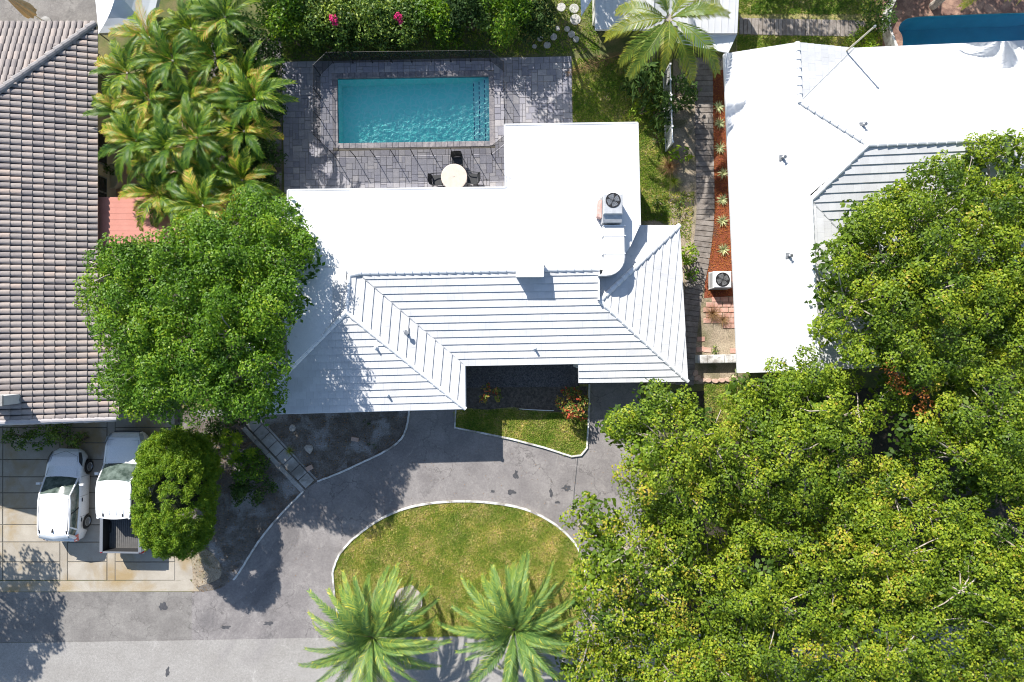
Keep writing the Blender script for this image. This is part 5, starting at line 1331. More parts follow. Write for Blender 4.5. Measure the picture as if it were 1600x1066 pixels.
def limbs(root, base, tips, r0, mat, n=6, name='branch', twig=True, trunk_h=None, trunk=True):
    b_ = Vector(base); th = trunk_h or 2.2; top = b_+Vector((rnd.uniform(-.2, .2), rnd.uniform(-.2, .2), th))
    m = MB(); 
    m.tube([b_-Vector((0, 0, .1)), b_+Vector((0, 0, .12)), b_.lerp(top, .5)+Vector((.05, .03, 0)), top], [r0*1.5, r0*1.15, r0, r0*.9], 9); m.build('trunk', mat, root)
    m = MB()
    tips = list(tips); rnd.shuffle(tips); main = tips[:max(5, len(tips)//6)]
    joints = []
    for t in main:
        t = Vector(t); mid = top.lerp(t, .45)+Vector((rnd.uniform(-.3, .3), rnd.uniform(-.3, .3), rnd.uniform(.1, .5))); m3 = top.lerp(t, .75)+Vector((rnd.uniform(-.2, .2), rnd.uniform(-.2, .2), .2))
        m.tube([top, mid, m3, t], [r0*.55, r0*.4, r0*.25, r0*.1], 6); joints += [mid, m3, m3.lerp(t, .5)]
    if twig:
        for t in tips[len(main):]:
            t = Vector(t); j = min(joints, key=lambda q: (q-t).length); mm = j.lerp(t, .55)+Vector((rnd.uniform(-.15, .15), rnd.uniform(-.15, .15), .08))
            m.tube([j, mm, t], [r0*.2, r0*.13, r0*.05], 4, False)
    return m.build(name, mat, root)

def canopy(trees, poly_px, zmin, zmax, rmin_px, rad, dens, L, W, leafm, barkm, exclude=(), name='canopy_tree', group=None, flat=.7, under=True, tmean=.5, tilt=.7, znoise=.45, tries=5000, edge=None, tsd=.22, ptone=.15):
    """trees: (px, py, Rpx, trunk label) ; puffs are shared out to the nearest tree"""
    pts = poisson(poly_px, rmin_px, tries, exclude); out = []
    groups = {i: [] for i in range(len(trees))}
    for (x, y) in pts:
        i = min(range(len(trees)), key=lambda k: math.hypot(x-trees[k][0], y-trees[k][1])/trees[k][2])
        q = min(1, math.hypot(x-trees[i][0], y-trees[i][1])/trees[i][2])
        lump = math.sin(x/13.0+1.7*math.sin(y/31.0))*math.sin(y/12.0+1.5*math.sin(x/27.0))
        if lump < -.62 and rnd.random() < .55: continue
        z = zmin+(zmax-zmin)*math.sqrt(max(0, 1-q*q*.92))+rng.normal(0, znoise*.6)+.55*lump
        groups[i].append((*P2(x, y, z), z))
    for i, (tx_, ty_, tr, lb) in enumerate(trees):
        g = groups[i]
        if not g: continue
        bx, by = P2(tx_, ty_, (zmin+zmax)/2)
        t = thing(name, lb, 'tree', (bx, by, 0), 0, group)
        rr = [rnd.uniform(*rad) for _ in g]
        dk_ = .62 if 'bare pale twigs' in lb else 1.0; tm = tmean+(((i*37) % 7)-3)*.03
        data = puff_leaves([(a, b_, c-.2*r_) for (a, b_, c), r_ in zip(g, rr)], rr, dens*dk_, L, W, flat, tilt, tm, tsd, ptone=ptone)
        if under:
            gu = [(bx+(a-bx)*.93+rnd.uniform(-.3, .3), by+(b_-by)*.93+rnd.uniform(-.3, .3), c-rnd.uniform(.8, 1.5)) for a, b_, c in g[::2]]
            d2 = puff_leaves(gu, [rnd.uniform(.6, .9) for _ in gu], 170, L*2.1, W*2.1, .5, .5, tmean-.4, .08)  # lower leaves toned dark, painting in the crown's inner shade
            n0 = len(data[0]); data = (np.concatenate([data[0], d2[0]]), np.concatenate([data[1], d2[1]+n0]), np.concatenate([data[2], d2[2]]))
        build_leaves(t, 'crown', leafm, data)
        limbs(t, (bx, by, 0), [(a, b_, c-.25) for a, b_, c in g], .2 if tr > 90 else .13, barkm)
        out.append((t, g))
    return out

# ---- big ficus left of the main house
FP = [(150, 378), (175, 372), (215, 372), (235, 360), (262, 345), (300, 335), (350, 330), (372, 305), (400, 290), (430, 300), (452, 312), (470, 335), (492, 352), (505, 380), (492, 415), (478, 440), (470, 490), (455, 530), (452, 560), (455, 600), (445, 625), (420, 645), (392, 655), (360, 660), (330, 650), (300, 655), (270, 650), (240, 655), (212, 660), (190, 640), (165, 628), (150, 600), (140, 575), (150, 545), (138, 520), (125, 500), (116, 470), (122, 430), (135, 405)]
FPr = spline(FP, 4, True); FPr = [(x+(9*math.sin(i*1.9)+5*math.sin(i*.83))*(x-300)/190, y+(9*math.sin(i*1.9)+5*math.sin(i*.83))*(y-490)/180) for i, (x, y) in enumerate(FPr)]
FPc = [(296+(x-296)*(.93 if x < 296 else .87), 490+(y-490)*.93) for x, y in FPr]
canopy([(305, 485, 200, 'large dense bright green tree between the tiled house and the white house')], FPc, 4.0, 6.9, 15, (.36, .62), 900, .12, .07, M['ficus'], M['bark'], name='ficus_tree', znoise=.28, tmean=.55, tilt=.5)

# ---- right canopy
CP = [(985, 640), (1000, 622), (1030, 612), (1060, 618), (1085, 632), (1105, 660), (1125, 662), (1140, 610), (1165, 598), (1195, 600), (1210, 575), (1240, 585), (1262, 555), (1285, 582), (1320, 590), (1345, 600), (1380, 620), (1395, 640),
      (1410, 600), (1390, 560), (1350, 570), (1330, 545), (1310, 520), (1283, 510), (1272, 480), (1290, 450), (1310, 440), (1300, 400), (1318, 375), (1335, 350), (1350, 315), (1385, 300), (1420, 280), (1440, 258), (1500, 250), (1540, 215), (1575, 222), (1660, 210), (1680, 600), (1680, 1110), (880, 1110), (900, 1050), (892, 1010), (905, 975), (905, 935), (915, 900), (892, 870), (895, 835), (885, 805), (910, 780), (945, 780), (968, 800), (985, 810), (978, 770), (965, 750), (990, 720), (975, 695), (965, 665)]
holes = [(1390, 690, 34), (1420, 662, 30), (1480, 733, 20), (1500, 765, 26), (1560, 800, 28), (1190, 880, 26), (1170, 930, 16), (930, 905, 14), (1345, 628, 20), (1240, 940, 14), (1450, 1000, 16), (1540, 960, 18), (1330, 900, 16), (1600, 690, 14), (985, 815, 10), (1075, 700, 12), (1440, 640, 20), (1470, 660, 18)]
TR = [(1450, 430, 190, 'big green tree overhanging the shaded slope of the right house'), (1590, 420, 170, 'tree at the right edge beside the largest overhanging tree'),
      (1060, 720, 120, 'smaller leafy tree just below the right corner of the main white house'), (1010, 920, 125, 'tree with bare pale twigs beside the island lawn'),
      (1250, 700, 130, 'leafy tree just below the long eave of the right house'), (1225, 950, 130, 'broad green tree in the middle of the lower right canopy'),
      (1410, 850, 130, 'yellow green tree in the middle of the right canopy'), (1570, 680, 130, 'yellow green tree on the right edge beside the dark gaps'),
      (1560, 930, 140, 'tree filling the bottom right corner'), (1390, 1040, 120, 'bottom edge tree left of the corner tree'), (1080, 1070, 110, 'bottom edge tree nearest the two date palms')]
canopy(TR, CP, 4.0, 6.6, 18.5, (.34, .60), 1000, .115, .08, M['oak'], M['bark'], exclude=holes, name='canopy_tree', group='leafy trees filling the lower right of the view', znoise=.55, tries=30000, tmean=.50, ptone=.16, tilt=.5, tsd=.19)
# rusty dead sprays inside the overhanging tree
rs = thing('dead_branch_spray', 'rust brown dead leaf sprays hanging in the gap of the right canopy', 'dead leaves', (*P2(1420, 600, 3.8), 3.8))
for x, y in ((1392, 575), (1395, 600), (1415, 608), (1440, 612), (1437, 640), (1448, 632), (1450, 560), (1405, 592)):
    build_leaves(rs, 'leaf_spray', M['rust_leaf'], puff_leaves([P(x, y, 5.6)], [rnd.uniform(.25, .38)], 420, .14, .07))

# ---- off-frame tree at the left that shades the street
ot = thing('street_tree', 'leafy tree just outside the left edge shading the street corner', 'tree', (*P2(-138, 775), 0))
g = [(ot.location.x+rr*math.cos(a), ot.location.y+rr*math.sin(a), 4.2+2.2*math.sqrt(max(0, 1-(rr/3.9)**2))+rng.normal(0, .2)) for rr, a in [(3.9*math.sqrt(rnd.random()), rnd.uniform(0, 6.28)) for _ in range(70)]]
build_leaves(ot, 'crown', M['ficus'], puff_leaves(g, [rnd.uniform(.5, .8) for _ in g], 480, .2, .11)); limbs(ot, ot.location, g, .2, M['bark'])

# ---- round clipped-looking bush by the pickup
bx, by = P2(320, 750); bs = thing('columnar_bush', 'dense bright green rounded bush beside the pickup truck', 'bush', (bx, by, 0))
cs_, rs_ = [], []
for _ in range(950):
    d = rng.normal(size=3); d /= np.linalg.norm(d); d[2] = abs(d[2])*(1 if rnd.random() < .8 else -.5)
    d[:2] = np.sign(d[:2])*np.abs(d[:2])**.68
    k = .82+.18*rnd.random(); cs_.append((bx+d[0]*1.62*k, by+d[1]*2.85*k, 2.4+d[2]*2.1*k)); rs_.append(rnd.uniform(.14, .27))
V, Q, T = puff_leaves(cs_, rs_, 2300, .14, .03, .8, .85, .5, .24, ptone=.10); build_leaves(bs, 'foliage', M['bush'], (V, Q, T))
m = MB(); m.lathe([(.8, .9), (1.0, 1.8), (1.0, 2.8), (.7, 3.6), (.1, 3.9)], (bx, by), 14); m.build('inner_core', M['darkcore'] if 'darkcore' in M else plain('dark_core', (.02, .03, .012), .95), bs)  # solid dark core filling the inside of the bush
m = MB(); m.tube([(bx, by, 0), (bx, by, 2)], [.14, .1], 8); m.build('trunk', M['barkdark'], bs)

# ---- generic shrub
def shrub(px, py, z, rpx, lb, leafm, name='shrub', n=14, L=.14, W=.07, dens=420, cat='shrub', group=None, tmean=.5, rad=(.22, .4), base=None, tilt=.7, ptone=.15, tsd=.22, stems=True):
    """crown centre drawn at px,py when z metres high"""
    cx, cy = P2(px, py, z); rr = rpx/32*(H-z)/H; t = thing(name, lb, cat, (cx, cy, 0), 0, group); g = []
    for k in range(n):
        a = rnd.uniform(0, 6.283); q = math.sqrt(rnd.random())*.85; g.append((cx+rr*q*math.cos(a), cy+rr*q*math.sin(a), max(.15, z*(1-.55*q*q)+rnd.uniform(-.15, .15)*z)))
    g += [(a, b_, c*.5) for a, b_, c in g[::2]]
    build_leaves(t, 'foliage', leafm, puff_leaves(g, [rnd.uniform(*rad)*max(.6, min(1.3, rr/.9)) for _ in g], dens, L, W, .75, tilt, tmean, tsd, low=-.6, ptone=ptone))
    if stems:
        m = MB()
        for a, b_, c in g[:max(3, n//3)]: m.tube([(cx+rnd.uniform(-.06, .06), cy+rnd.uniform(-.06, .06), 0), ((cx+a)/2, (cy+b_)/2, c*.55), (a, b_, c)], [.03, .02, .01], 5)
        m.build('stem', M['barkdark'], t)
    return t
# back hedge, one shrub after another
hl = [(432, 14, 2.2, 46, 'ficus', 'dark leafy shrub at the left end of the back hedge'), (478, 20, 1.9, 44, 'hedge', 'light green shrub with large leaves left of the pink flowers'), (530, 24, 1.7, 44, 'hedge', 'light green shrub carrying the left pink flower cluster'),
      (580, 20, 1.7, 44, 'hedge', 'light green shrub between the two pink flower clusters'), (628, 20, 1.6, 40, 'hedge', 'shrub carrying the right pink flower cluster'), (680, 14, 1.7, 42, 'ficus', 'mid green shrub right of the pink flowers'),
      (735, 8, 2.4, 42, 'darkleaf', 'dark shrub behind the pool fence'), (790, 6, 2.4, 42, 'ficus', 'shrub above the right corner of the pool'), (836, 18, 1.8, 32, 'darkleaf', 'low shrub beside the round stepping stones')]
for i, (px, py, z, r, mt, lb) in enumerate(hl): shrub(px, py, z, r, lb, M[mt], 'hedge_shrub', 30, .15, .08, 380, 'shrub', 'shrubs of the back hedge', rad=(.25, .48), tmean=.38, ptone=.24)
for i, (px, py, lb) in enumerate([(455, 52, 'low shrub under the left end of the hedge'), (505, 58, 'low shrub below the left pink flowers'), (560, 50, 'low shrub in front of the hedge middle'), (610, 55, 'low shrub below the right pink flowers')]):
    shrub(px, py, 1.3, 24, lb, M['hedge'], 'low_shrub', 12, .15, .08, 300, 'shrub', 'low shrubs in front of the back hedge', rad=(.25, .4), tmean=.35)
for (px, py, lb) in [(520, 29, 'left cluster of bright pink bougainvillea flowers on the hedge'), (622, 26, 'right cluster of bright pink bougainvillea flowers on the hedge')]:
    z = 2.15; c = P(px, py, z); t = thing('bougainvillea_cluster', lb, 'flowers', c, 0, 'pink bougainvillea clusters')
    build_leaves(t, 'petals', M['flower'], puff_leaves([c, (c[0]+.1, c[1]-.16, z-.12)], [.19, .14], 2600, .08, .06)) 
# trees behind the hedge (beyond the top edge) that shade the pool
for i, (px, R_, z, lb) in enumerate([(465, 85, 4.2, 'tall tree beyond the top edge behind the hedge left end'), (570, 80, 3.0, 'tall tree beyond the top edge behind the hedge middle'), (670, 80, 3.0, 'tall tree beyond the top edge behind the pool'), (400, 90, 5.0, 'tall tree beyond the top edge behind the palms')]):
    t = thing('background_tree', lb, 'tree', (*P2(px, -75), 0), 0, 'trees beyond the top edge'); r_ = R_/32*.55
    g = [(t.location.x+rr*math.cos(a), t.location.y+rr*math.sin(a), z-1.2*(rr/r_)**2+rng.normal(0, .3)) for rr, a in [(r_*math.sqrt(rnd.random()), rnd.uniform(0, 6.28)) for _ in range(26)]]
    build_leaves(t, 'crown', M['ficus'], puff_leaves(g, [rnd.uniform(.45, .75) for _ in g], 260, .19, .10, tmean=.35)); limbs(t, t.location, g, .14, M['barkdark'], twig=False)
for px, py, R_, z, lb in [(825, -45, 92, 6.0, 'tall tree beyond the top edge shading the stepping stones'), (1215, -150, 110, 5.6, 'tall tree beyond the top edge shading the boardwalk'), (1420, -150, 110, 5.6, 'tall tree beyond the top edge shading the brown patio')]:
    t = thing('background_tree', lb, 'tree', (*P2(px, py), 0), 0, 'trees beyond the top edge'); r_ = R_/32
    g = [(t.location.x+rr*math.cos(a), t.location.y+rr*math.sin(a), z-1.2*(rr/r_)**2+rng.normal(0, .3)) for rr, a in [(r_*math.sqrt(rnd.random()), rnd.uniform(0, 6.28)) for _ in range(60)]]
    build_leaves(t, 'crown', M['ficus'], puff_leaves(g, [rnd.uniform(.45, .75) for _ in g], 280, .19, .10, tmean=.35)); limbs(t, t.location, g, .14, M['barkdark'], twig=False)
# dark trees between the palms and the paver deck
for (px, py, z, r, lb) in [(352, 50, 3.4, 42, 'dark feathery tree at the top beside the hedge'), (388, 70, 2.9, 32, 'dark tree nearest the hedge corner'), (362, 130, 2.9, 44, 'dark tree left of the paver deck corner'), (352, 205, 2.8, 46, 'dark tree left of the pool'), (378, 262, 2.6, 36, 'dark tree above the big bright green tree'), (398, 160, 2.4, 26, 'dark shrub against the wire fence'), (404, 230, 2.2, 24, 'dark shrub against the lower wire fence')]:
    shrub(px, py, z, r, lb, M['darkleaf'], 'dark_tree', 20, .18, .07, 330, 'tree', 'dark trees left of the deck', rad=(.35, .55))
# small plantings
shrub(90, 682, .9, 26, 'yellow green shrub at the tiled house front, right of the hedge', M['hedge'], 'front_shrub', 16, .11, .06, 650, group='shrubs in front of the tiled house', rad=(.2, .3), tmean=.6)
shrub(20, 688, .9, 24, 'shrub at the left edge in front of the tiled house', M['hedge'], 'front_shrub', 16, .11, .06, 600, group='shrubs in front of the tiled house', rad=(.2, .3), tmean=.35)
shrub(55, 682, .8, 24, 'dark shrub in the middle of the tiled house front bed', M['ficus'], 'front_shrub', 14, .11, .06, 550, group='shrubs in front of the tiled house', rad=(.2, .3), tmean=.3)
shrub(120, 688, .9, 17, 'small olive shrub above the hatchback nose', M['hedge'], 'front_shrub', 12, .11, .06, 600, group='shrubs in front of the tiled house', rad=(.18, .28), tmean=.6)
shrub(380, 735, 1.7, 26, 'dark green shrub right of the rounded bush', M['ficus'], 'bed_shrub', 18, .14, .07, 420, rad=(.28, .42), tmean=.35)
shrub(402, 770, 1.3, 22, 'low dark shrub beside the driveway kerb', M['darkleaf'], 'bed_shrub', 14, .14, .07, 420, rad=(.25, .38), tmean=.6)
shrub(338, 672, 1.5, 24, 'dark shrub under the big bright green tree beside the front walk', M['darkleaf'], 'bed_shrub', 16, .14, .07, 420, rad=(.28, .42), tmean=.6)
shrub(362, 655, 1.2, 18, 'low dark shrub at the hidden end of the front walk', M['darkleaf'], 'bed_shrub', 12, .14, .07, 420, rad=(.25, .38), tmean=.5)
shrub(372, 768, 1.2, 24, 'dark shrub low on the right flank of the rounded bush', M['darkleaf'], 'bed_shrub', 16, .14, .07, 420, rad=(.28, .42), tmean=.7)
shrub(398, 738, 1.1, 20, 'green shrub midway between the rounded bush and the front walk', M['hedge'], 'bed_shrub', 14, .14, .07, 420, rad=(.25, .38), tmean=.3)
shrub(573, 660, .25, 7, 'small black-green tuft near the eave in the dark bed', M['darkleaf'], 'bed_tuft', 6, .07, .03, 1500, rad=(.08, .12), stems=False)
shrub(580, 697, .25, 7, 'small black-green tuft near the curved kerb in the dark bed', M['darkleaf'], 'bed_tuft', 6, .07, .03, 1500, rad=(.08, .12), stems=False)
shrub(765, 619, 1.3, 19, 'small speckled croton at the left of the front bed', M['croton'], 'croton', 14, .17, .07, 360, rad=(.18, .3), group='croton bushes', tmean=.6, tsd=.25)
shrub(897, 634, 1.3, 27, 'large red and yellow croton at the right of the front bed', M['croton'], 'croton', 26, .17, .07, 360, rad=(.2, .34), group='croton bushes', tmean=.58, tsd=.27)
shrub(1068, 238, 1.2, 18, 'bright green broad leaved plant beside the lattice fence end', M['bush'], 'broadleaf_plant', 10, .30, .13, 160, 'plant' and 200, 'plant', rad=(.22, .34), tmean=.75)
shrub(1078, 395, 1.4, 17, 'bright green shrub at the right eave of the main house', M['bush'], 'side_shrub', 14, .16, .08, 380, rad=(.25, .4), tmean=.6)
shrub(1082, 430, 1.0, 12, 'low dark shrub at the right eave of the main house', M['ficus'], 'side_shrub', 9, .14, .07, 400, rad=(.2, .3), tmean=.35)
shrub(1012, 118, 1.8, 30, 'dark split leaf plant under the coconut palm', M['darkleaf'], 'understory_plant', 16, .42, .12, 90, 'plant', rad=(.35, .5), tmean=.8)
shrub(1035, 165, 1.6, 28, 'dark leafy plant below the coconut palm', M['darkleaf'], 'understory_plant', 16, .32, .10, 110, 'plant', rad=(.3, .5), tmean=.75)
shrub(1072, 130, 1.8, 24, 'dark plant right of the coconut trunk', M['darkleaf'], 'understory_plant', 14, .3, .1, 120, 'plant', rad=(.3, .5), tmean=.7)
shrub(1005, 170, .8, 20, 'lime green low plant at the lawn edge', M['bush'], 'understory_plant', 12, .22, .07, 240, 'plant', rad=(.22, .35), tmean=.8)
shrub(1030, 215, .7, 16, 'low green weeds beside the lattice fence', M['hedge'], 'weed_clump', 10, .16, .06, 300, 'plant', rad=(.18, .3), tmean=.4)
shrub(1032, 312, .6, 14, 'green weeds at the shaded house corner', M['hedge'], 'weed_clump', 9, .16, .06, 300, 'plant', rad=(.18, .3), tmean=.5)
shrub(1065, 320, .5, 14, 'sparse weeds on the side yard soil', M['hedge'], 'weed_clump', 9, .14, .05, 260, 'plant', rad=(.18, .3), tmean=.55)
shrub(1360, 62, .7, 26, 'lime green shrub at the end of the boardwalk', M['bush'], 'lime_shrub', 16, .15, .06, 420, rad=(.2, .34), tmean=.85)
shrub(1338, 72, .5, 16, 'smaller lime green shrub at the roof edge by the boardwalk', M['bush'], 'lime_shrub', 10, .15, .06, 420, rad=(.2, .3), tmean=.7)
shrub(1152, 592, .8, 12, 'variegated dark plant at the corner of the right house', M['agave'], 'variegated_plant', 9, .26, .06, 230, 'plant', rad=(.2, .3), tmean=.4)
shrub(1170, 602, .9, 14, 'dark green plant under the right house eave', M['darkleaf'], 'variegated_plant', 9, .22, .07, 300, 'plant', rad=(.2, .32), tmean=.8)
shrub(1122, 548, .4, 11, 'low green clump against the low white wall', M['hedge'], 'weed_clump', 8, .1, .04, 700, 'plant', rad=(.14, .2), tmean=.5)
shrub(168, 262, 1.0, 10, 'dark plant growing in the cream planter', M['darkleaf'], 'potted_plant', 8, .2, .07, 350, 'plant', rad=(.18, .28), tmean=.8)
shrub(1380, 12, 1.4, 30, 'dark leafy shrub behind the curved white wall', M['hedge'], 'lime_shrub', 14, .16, .07, 300, rad=(.3, .45), tmean=.2)
shrub(235, 118, .9, 26, 'green ground shrub under the areca palms', M['darkleaf'], 'understory_plant', 14, .2, .07, 260, 'plant', rad=(.3, .5), tmean=.6)

# ---- fronds
def frond(L, a0, drop, ll, n, leafw, vee, seed, curl=.9, tbase=.0, tiptone=0, fwd=.7, rach=.02, droopl=.35, tone=.5, tsd=.12, side=0.0, yel=0.0):
    r0 = random.Random(seed); V = []; Q = []; T = []
    pts = [Vector((0, 0, 0))]; dirs = []; seg = 16
    for i in range(seg):
        t = i/seg; a = a0-drop*(t**1.25); y = side*t*t
        d = Vector((math.cos(a)*math.cos(y), math.cos(a)*math.sin(y), math.sin(a))); dirs.append(d); pts.append(pts[-1]+d*(L/seg))
    dirs.append(dirs[-1])
    def at(t):
        f = t*seg; i = min(seg-1, int(f)); return pts[i].lerp(pts[i+1], f-i), dirs[i].lerp(dirs[i+1], f-i).normalized()
    def add(q, tn): k = len(V); V.extend([tuple(p) for p in q]); Q.append([k, k+1, k+2, k+3]); T.append(min(1, max(0, tn)))
    for i in range(seg):
        d = dirs[i]; s = d.cross(Vector((0, 0, 1))).normalized(); w0 = rach*(1-i/seg*.8); w1 = rach*(1-(i+1)/seg*.8); up = s.cross(d)*.6
        add([pts[i]-s*w0, pts[i]+up*w0, pts[i+1]+up*w1, pts[i+1]-s*w1], tone+.3); add([pts[i]+up*w0, pts[i]+s*w0, pts[i+1]+s*w1, pts[i+1]+up*w1], tone+.3)
    for i in range(n):
        t = .10+.90*(i+.5)/n; p, d = at(t); s = d.cross(Vector((0, 0, 1))).normalized(); up = s.cross(d).normalized()
        prof = min(1, 3.2*(t-.04))*(1-.62*max(0, t-.45)/.55)
        for sg in (-1, 1):
            l = ll*prof*r0.uniform(.85, 1.1); fw = fwd*(.8+.7*t)+r0.uniform(-.1, .1); vv = vee+r0.uniform(-.12, .12)
            dd = (s*sg+d*fw+up*vv).normalized(); md = p+dd*l*.55; tip = md+(dd+Vector((0, 0, -droopl*r0.uniform(.7, 1.5)))).normalized()*l*.45
            wv = (d*leafw*.5); tn = tone+r0.gauss(0, tsd)+tiptone*t+tbase*(1-t)
            add([p-wv*.7, p+wv*.7, md+wv, md-wv], tn); add([md-wv, md+wv, tip+wv*.15, tip-wv*.15], tn+.05+yel)
    return np.array(V), np.array(Q), np.array(T)
def frond_mesh(name, mat, **k):
    V, Q, T = frond(**k); return mesh_np(name, V, Q, mat, T)
def palm(name, label, x, y, h, meshes, nf, bark, r=.14, pitch=(0.1, 1.2), sc=(.85, 1.05), group=None, lean=(0, 0), cat='palm tree', z0=0, rings=True, up_first=True, azi=None, frname='frond'):
    t = thing(name, label, cat, (x, y, z0), 0, group); m = MB(); tx_, ty_ = lean
    path = [(tx_*(k/6)**2, ty_*(k/6)**2, h*k/6) for k in range(7)]; m.tube(path, [r*1.35, r*1.05, r, r*.95, r*.9, r*.9, r*1.1], 10); m.build('trunk', bark, t, False)
    ga = 2.39996
    for k in range(nf):
        f = (k+.5)/nf; el = pitch[1]+(pitch[0]-pitch[1])*f
        a = k*ga+rnd.uniform(-.2, .2); me = rnd.choice(meshes) if not isinstance(meshes, dict) else rnd.choice(meshes['young'] if f < .35 else meshes['old'])
        s = rnd.uniform(*sc)*(.75+.25*min(1, f*3)); o = link(frname, me, t, (tx_+.05*math.cos(a), ty_+.05*math.sin(a), h-.02-.12*f), (R(rnd.uniform(-12, 12)), -el, a), (s, s, s))
    return t
date_m = [frond_mesh('frond', M['date'], L=3.3, a0=.0, drop=1.15+.12*i, ll=.40, n=44, leafw=.062, vee=.38, seed=i, fwd=1.05, rach=.028, tone=.30+.08*i, tiptone=.25, tsd=.16, droopl=.25, side=(-.25, .2, .05, -.05)[i]) for i in range(4)]
for px, py, lb, k in ((582, 996, 'left one of the two feathery date palms at the street end of the island lawn', 3), (803, 984, 'right one of the two feathery date palms at the street end of the island lawn', 9)):
    h = 3.9; x, y = P2(px, py, h); rnd.seed(k)
    palm('date_palm', lb, x, y, h, date_m, 64, M['barkdark'], .22, (-.45, 1.35), (.82, 1.12), 'date palms on the island')
rnd.seed(42)
coco_m = [frond_mesh('frond', M['coco'], L=3.3, a0=.0, drop=1.5+.1*i, ll=.80, n=50, leafw=.06, vee=.10, seed=20+i, fwd=.75, rach=.032, tone=.35+.1*i, tiptone=.3, droopl=.8, side=(-.3, .3, .1)[i], yel=.15) for i in range(3)]
h = 5.0; x, y = P2(1046, 28, h); cp_ = palm('coconut_palm', 'coconut palm with long drooping fronds in front of the white shed roof', x, y, h, coco_m, 13, M['bark'], .15, (-.1, .9), (.8, 1.05), lean=(0, 0))
x, y = P2(1580, -88, 5.2); palm('coconut_palm', 'coconut palm beyond the top edge shading the right white roof', x, y, 5.2, coco_m, 13, M['bark'], .15, (-.1, .9), (.8, 1.0))
# fallen frond
fm_ = frond_mesh('dry_frond', M['dead'], L=3.2, a0=.05, drop=.15, ll=.55, n=40, leafw=.03, vee=.05, seed=60, rach=.03, tone=.4, droopl=.4)
x, y = P2(985, 78, .5); o = link('dry_frond', fm_, None, (x, y, .35), (0, R(4), R(198))); tag(o, 'dry brown fallen palm frond lying across the deck corner', 'palm frond')
# areca palms
ar_m = [frond_mesh('frond', M['areca'], L=1.9, a0=.0, drop=1.5+.2*i, ll=.42, n=24, leafw=.072, vee=.34, seed=30+i, fwd=.8, rach=.018, tsd=.16, tone=(.08, .28, .45, .66)[i], tiptone=.2, droopl=.5, side=(-.3, .3, .1, -.1)[i], yel=.08) for i in range(4)]
ar_m = ar_m*6; ar_m.append(frond_mesh('frond', M['areca'], L=1.7, a0=-.2, drop=1.6, ll=.36, n=24, leafw=.035, vee=.1, seed=77, fwd=.9, tone=.95, droopl=.7))
spots = [(225, 52, 'beside the canopy tent'), (292, 38, 'at the top left of the thicket'), (262, 88, 'with pale fronds near the canopy tent'), (330, 85, 'at the upper right of the thicket'), (190, 108, 'nearest the tiled roof ridge end'), (225, 150, 'in the upper middle of the thicket'), (290, 150, 'with orange tinted dead fronds in the centre'), (345, 165, 'right of the thicket centre'), (185, 172, 'reaching over the tiled roof edge'), (240, 195, 'in the thicket middle above the patio'), (300, 210, 'in the shadier right half of the thicket'), (275, 262, 'below the thicket middle'), (232, 240, 'overhanging the patio tiles'), (330, 262, 'beside the dark trees'), (270, 312, 'beside the salmon roof corner'), (240, 300, 'over the salmon roof'), (310, 318, 'touching the big bright green tree'), (378, 115, 'nearest the deck corner'), (375, 200, 'nearest the wire fence'), (345, 20, 'at the top edge right of the thicket'), (392, 150, 'leaning towards the deck'), (372, 278, 'just above the bright green tree'), (258, 225, 'centre left above the patio'), (310, 285, 'lower middle of the thicket'), (205, 215, 'leaning over the house window')]
for i, (px, py, lb) in enumerate(spots):
    h = rnd.uniform(2.6, 4.0) if px < 335 else rnd.uniform(2.7, 3.4); x, y = P2(px, py, h+.4)
    palm('areca_palm', 'areca palm '+lb, x, y, h, ar_m, rnd.randint(14, 17), M['bark'], .045, (.25, 1.3), (.8, 1.15), 'areca palms left of the pool')
# bromeliads in the mulch
def rosette(name, label, px, py, n, L, w, mat, cat, group=None, el=(.2, 1.2), z0=0.01, tone=.5, tsd=.3):
    x, y = P2(px, py); V = []; Q = []; T = []
    for k in range(n):
        a = k*2.4+rnd.uniform(-.2, .2); e = el[0]+(el[1]-el[0])*k/n; l = L*rnd.uniform(.8, 1.1); d = Vector((math.cos(a)*math.cos(e), math.sin(a)*math.cos(e), math.sin(e))); s = Vector((-math.sin(a), math.cos(a), 0))
        p0 = Vector((0, 0, .03)); p1 = d*l*.5; p2 = p1+(d+Vector((0, 0, -.6))).normalized()*l*.5; tn = min(1, max(0, rnd.gauss(tone, tsd)))
        k0 = len(V); V += [tuple(p0-s*w*.4), tuple(p0+s*w*.4), tuple(p1+s*w*.5), tuple(p1-s*w*.5), tuple(p2+s*w*.06), tuple(p2-s*w*.06)]
        Q += [[k0, k0+1, k0+2, k0+3], [k0+3, k0+2, k0+4, k0+5]]; T += [tn, tn]
    o = link(name, mesh_np(name, V, Q, mat, T), None, (x, y, z0)); tag(o, label, cat, group); return o
for px, py, lb in [(1122, 168, 'topmost, in shade'), (1124, 194, 'second from the top, in shade'), (1124, 232, 'third from the top'), (1129, 272, 'in the middle of the row'), (1128, 313, 'fifth from the top'), (1128, 346, 'second from the bottom'), (1130, 391, 'nearest the air conditioner')]:
    rosette('bromeliad', 'spiky pale striped plant in the red mulch bed, '+lb, px, py, 26, .38, .045, M['agave'], 'plant', 'spiky plants in the red mulch bed', tone=.6)
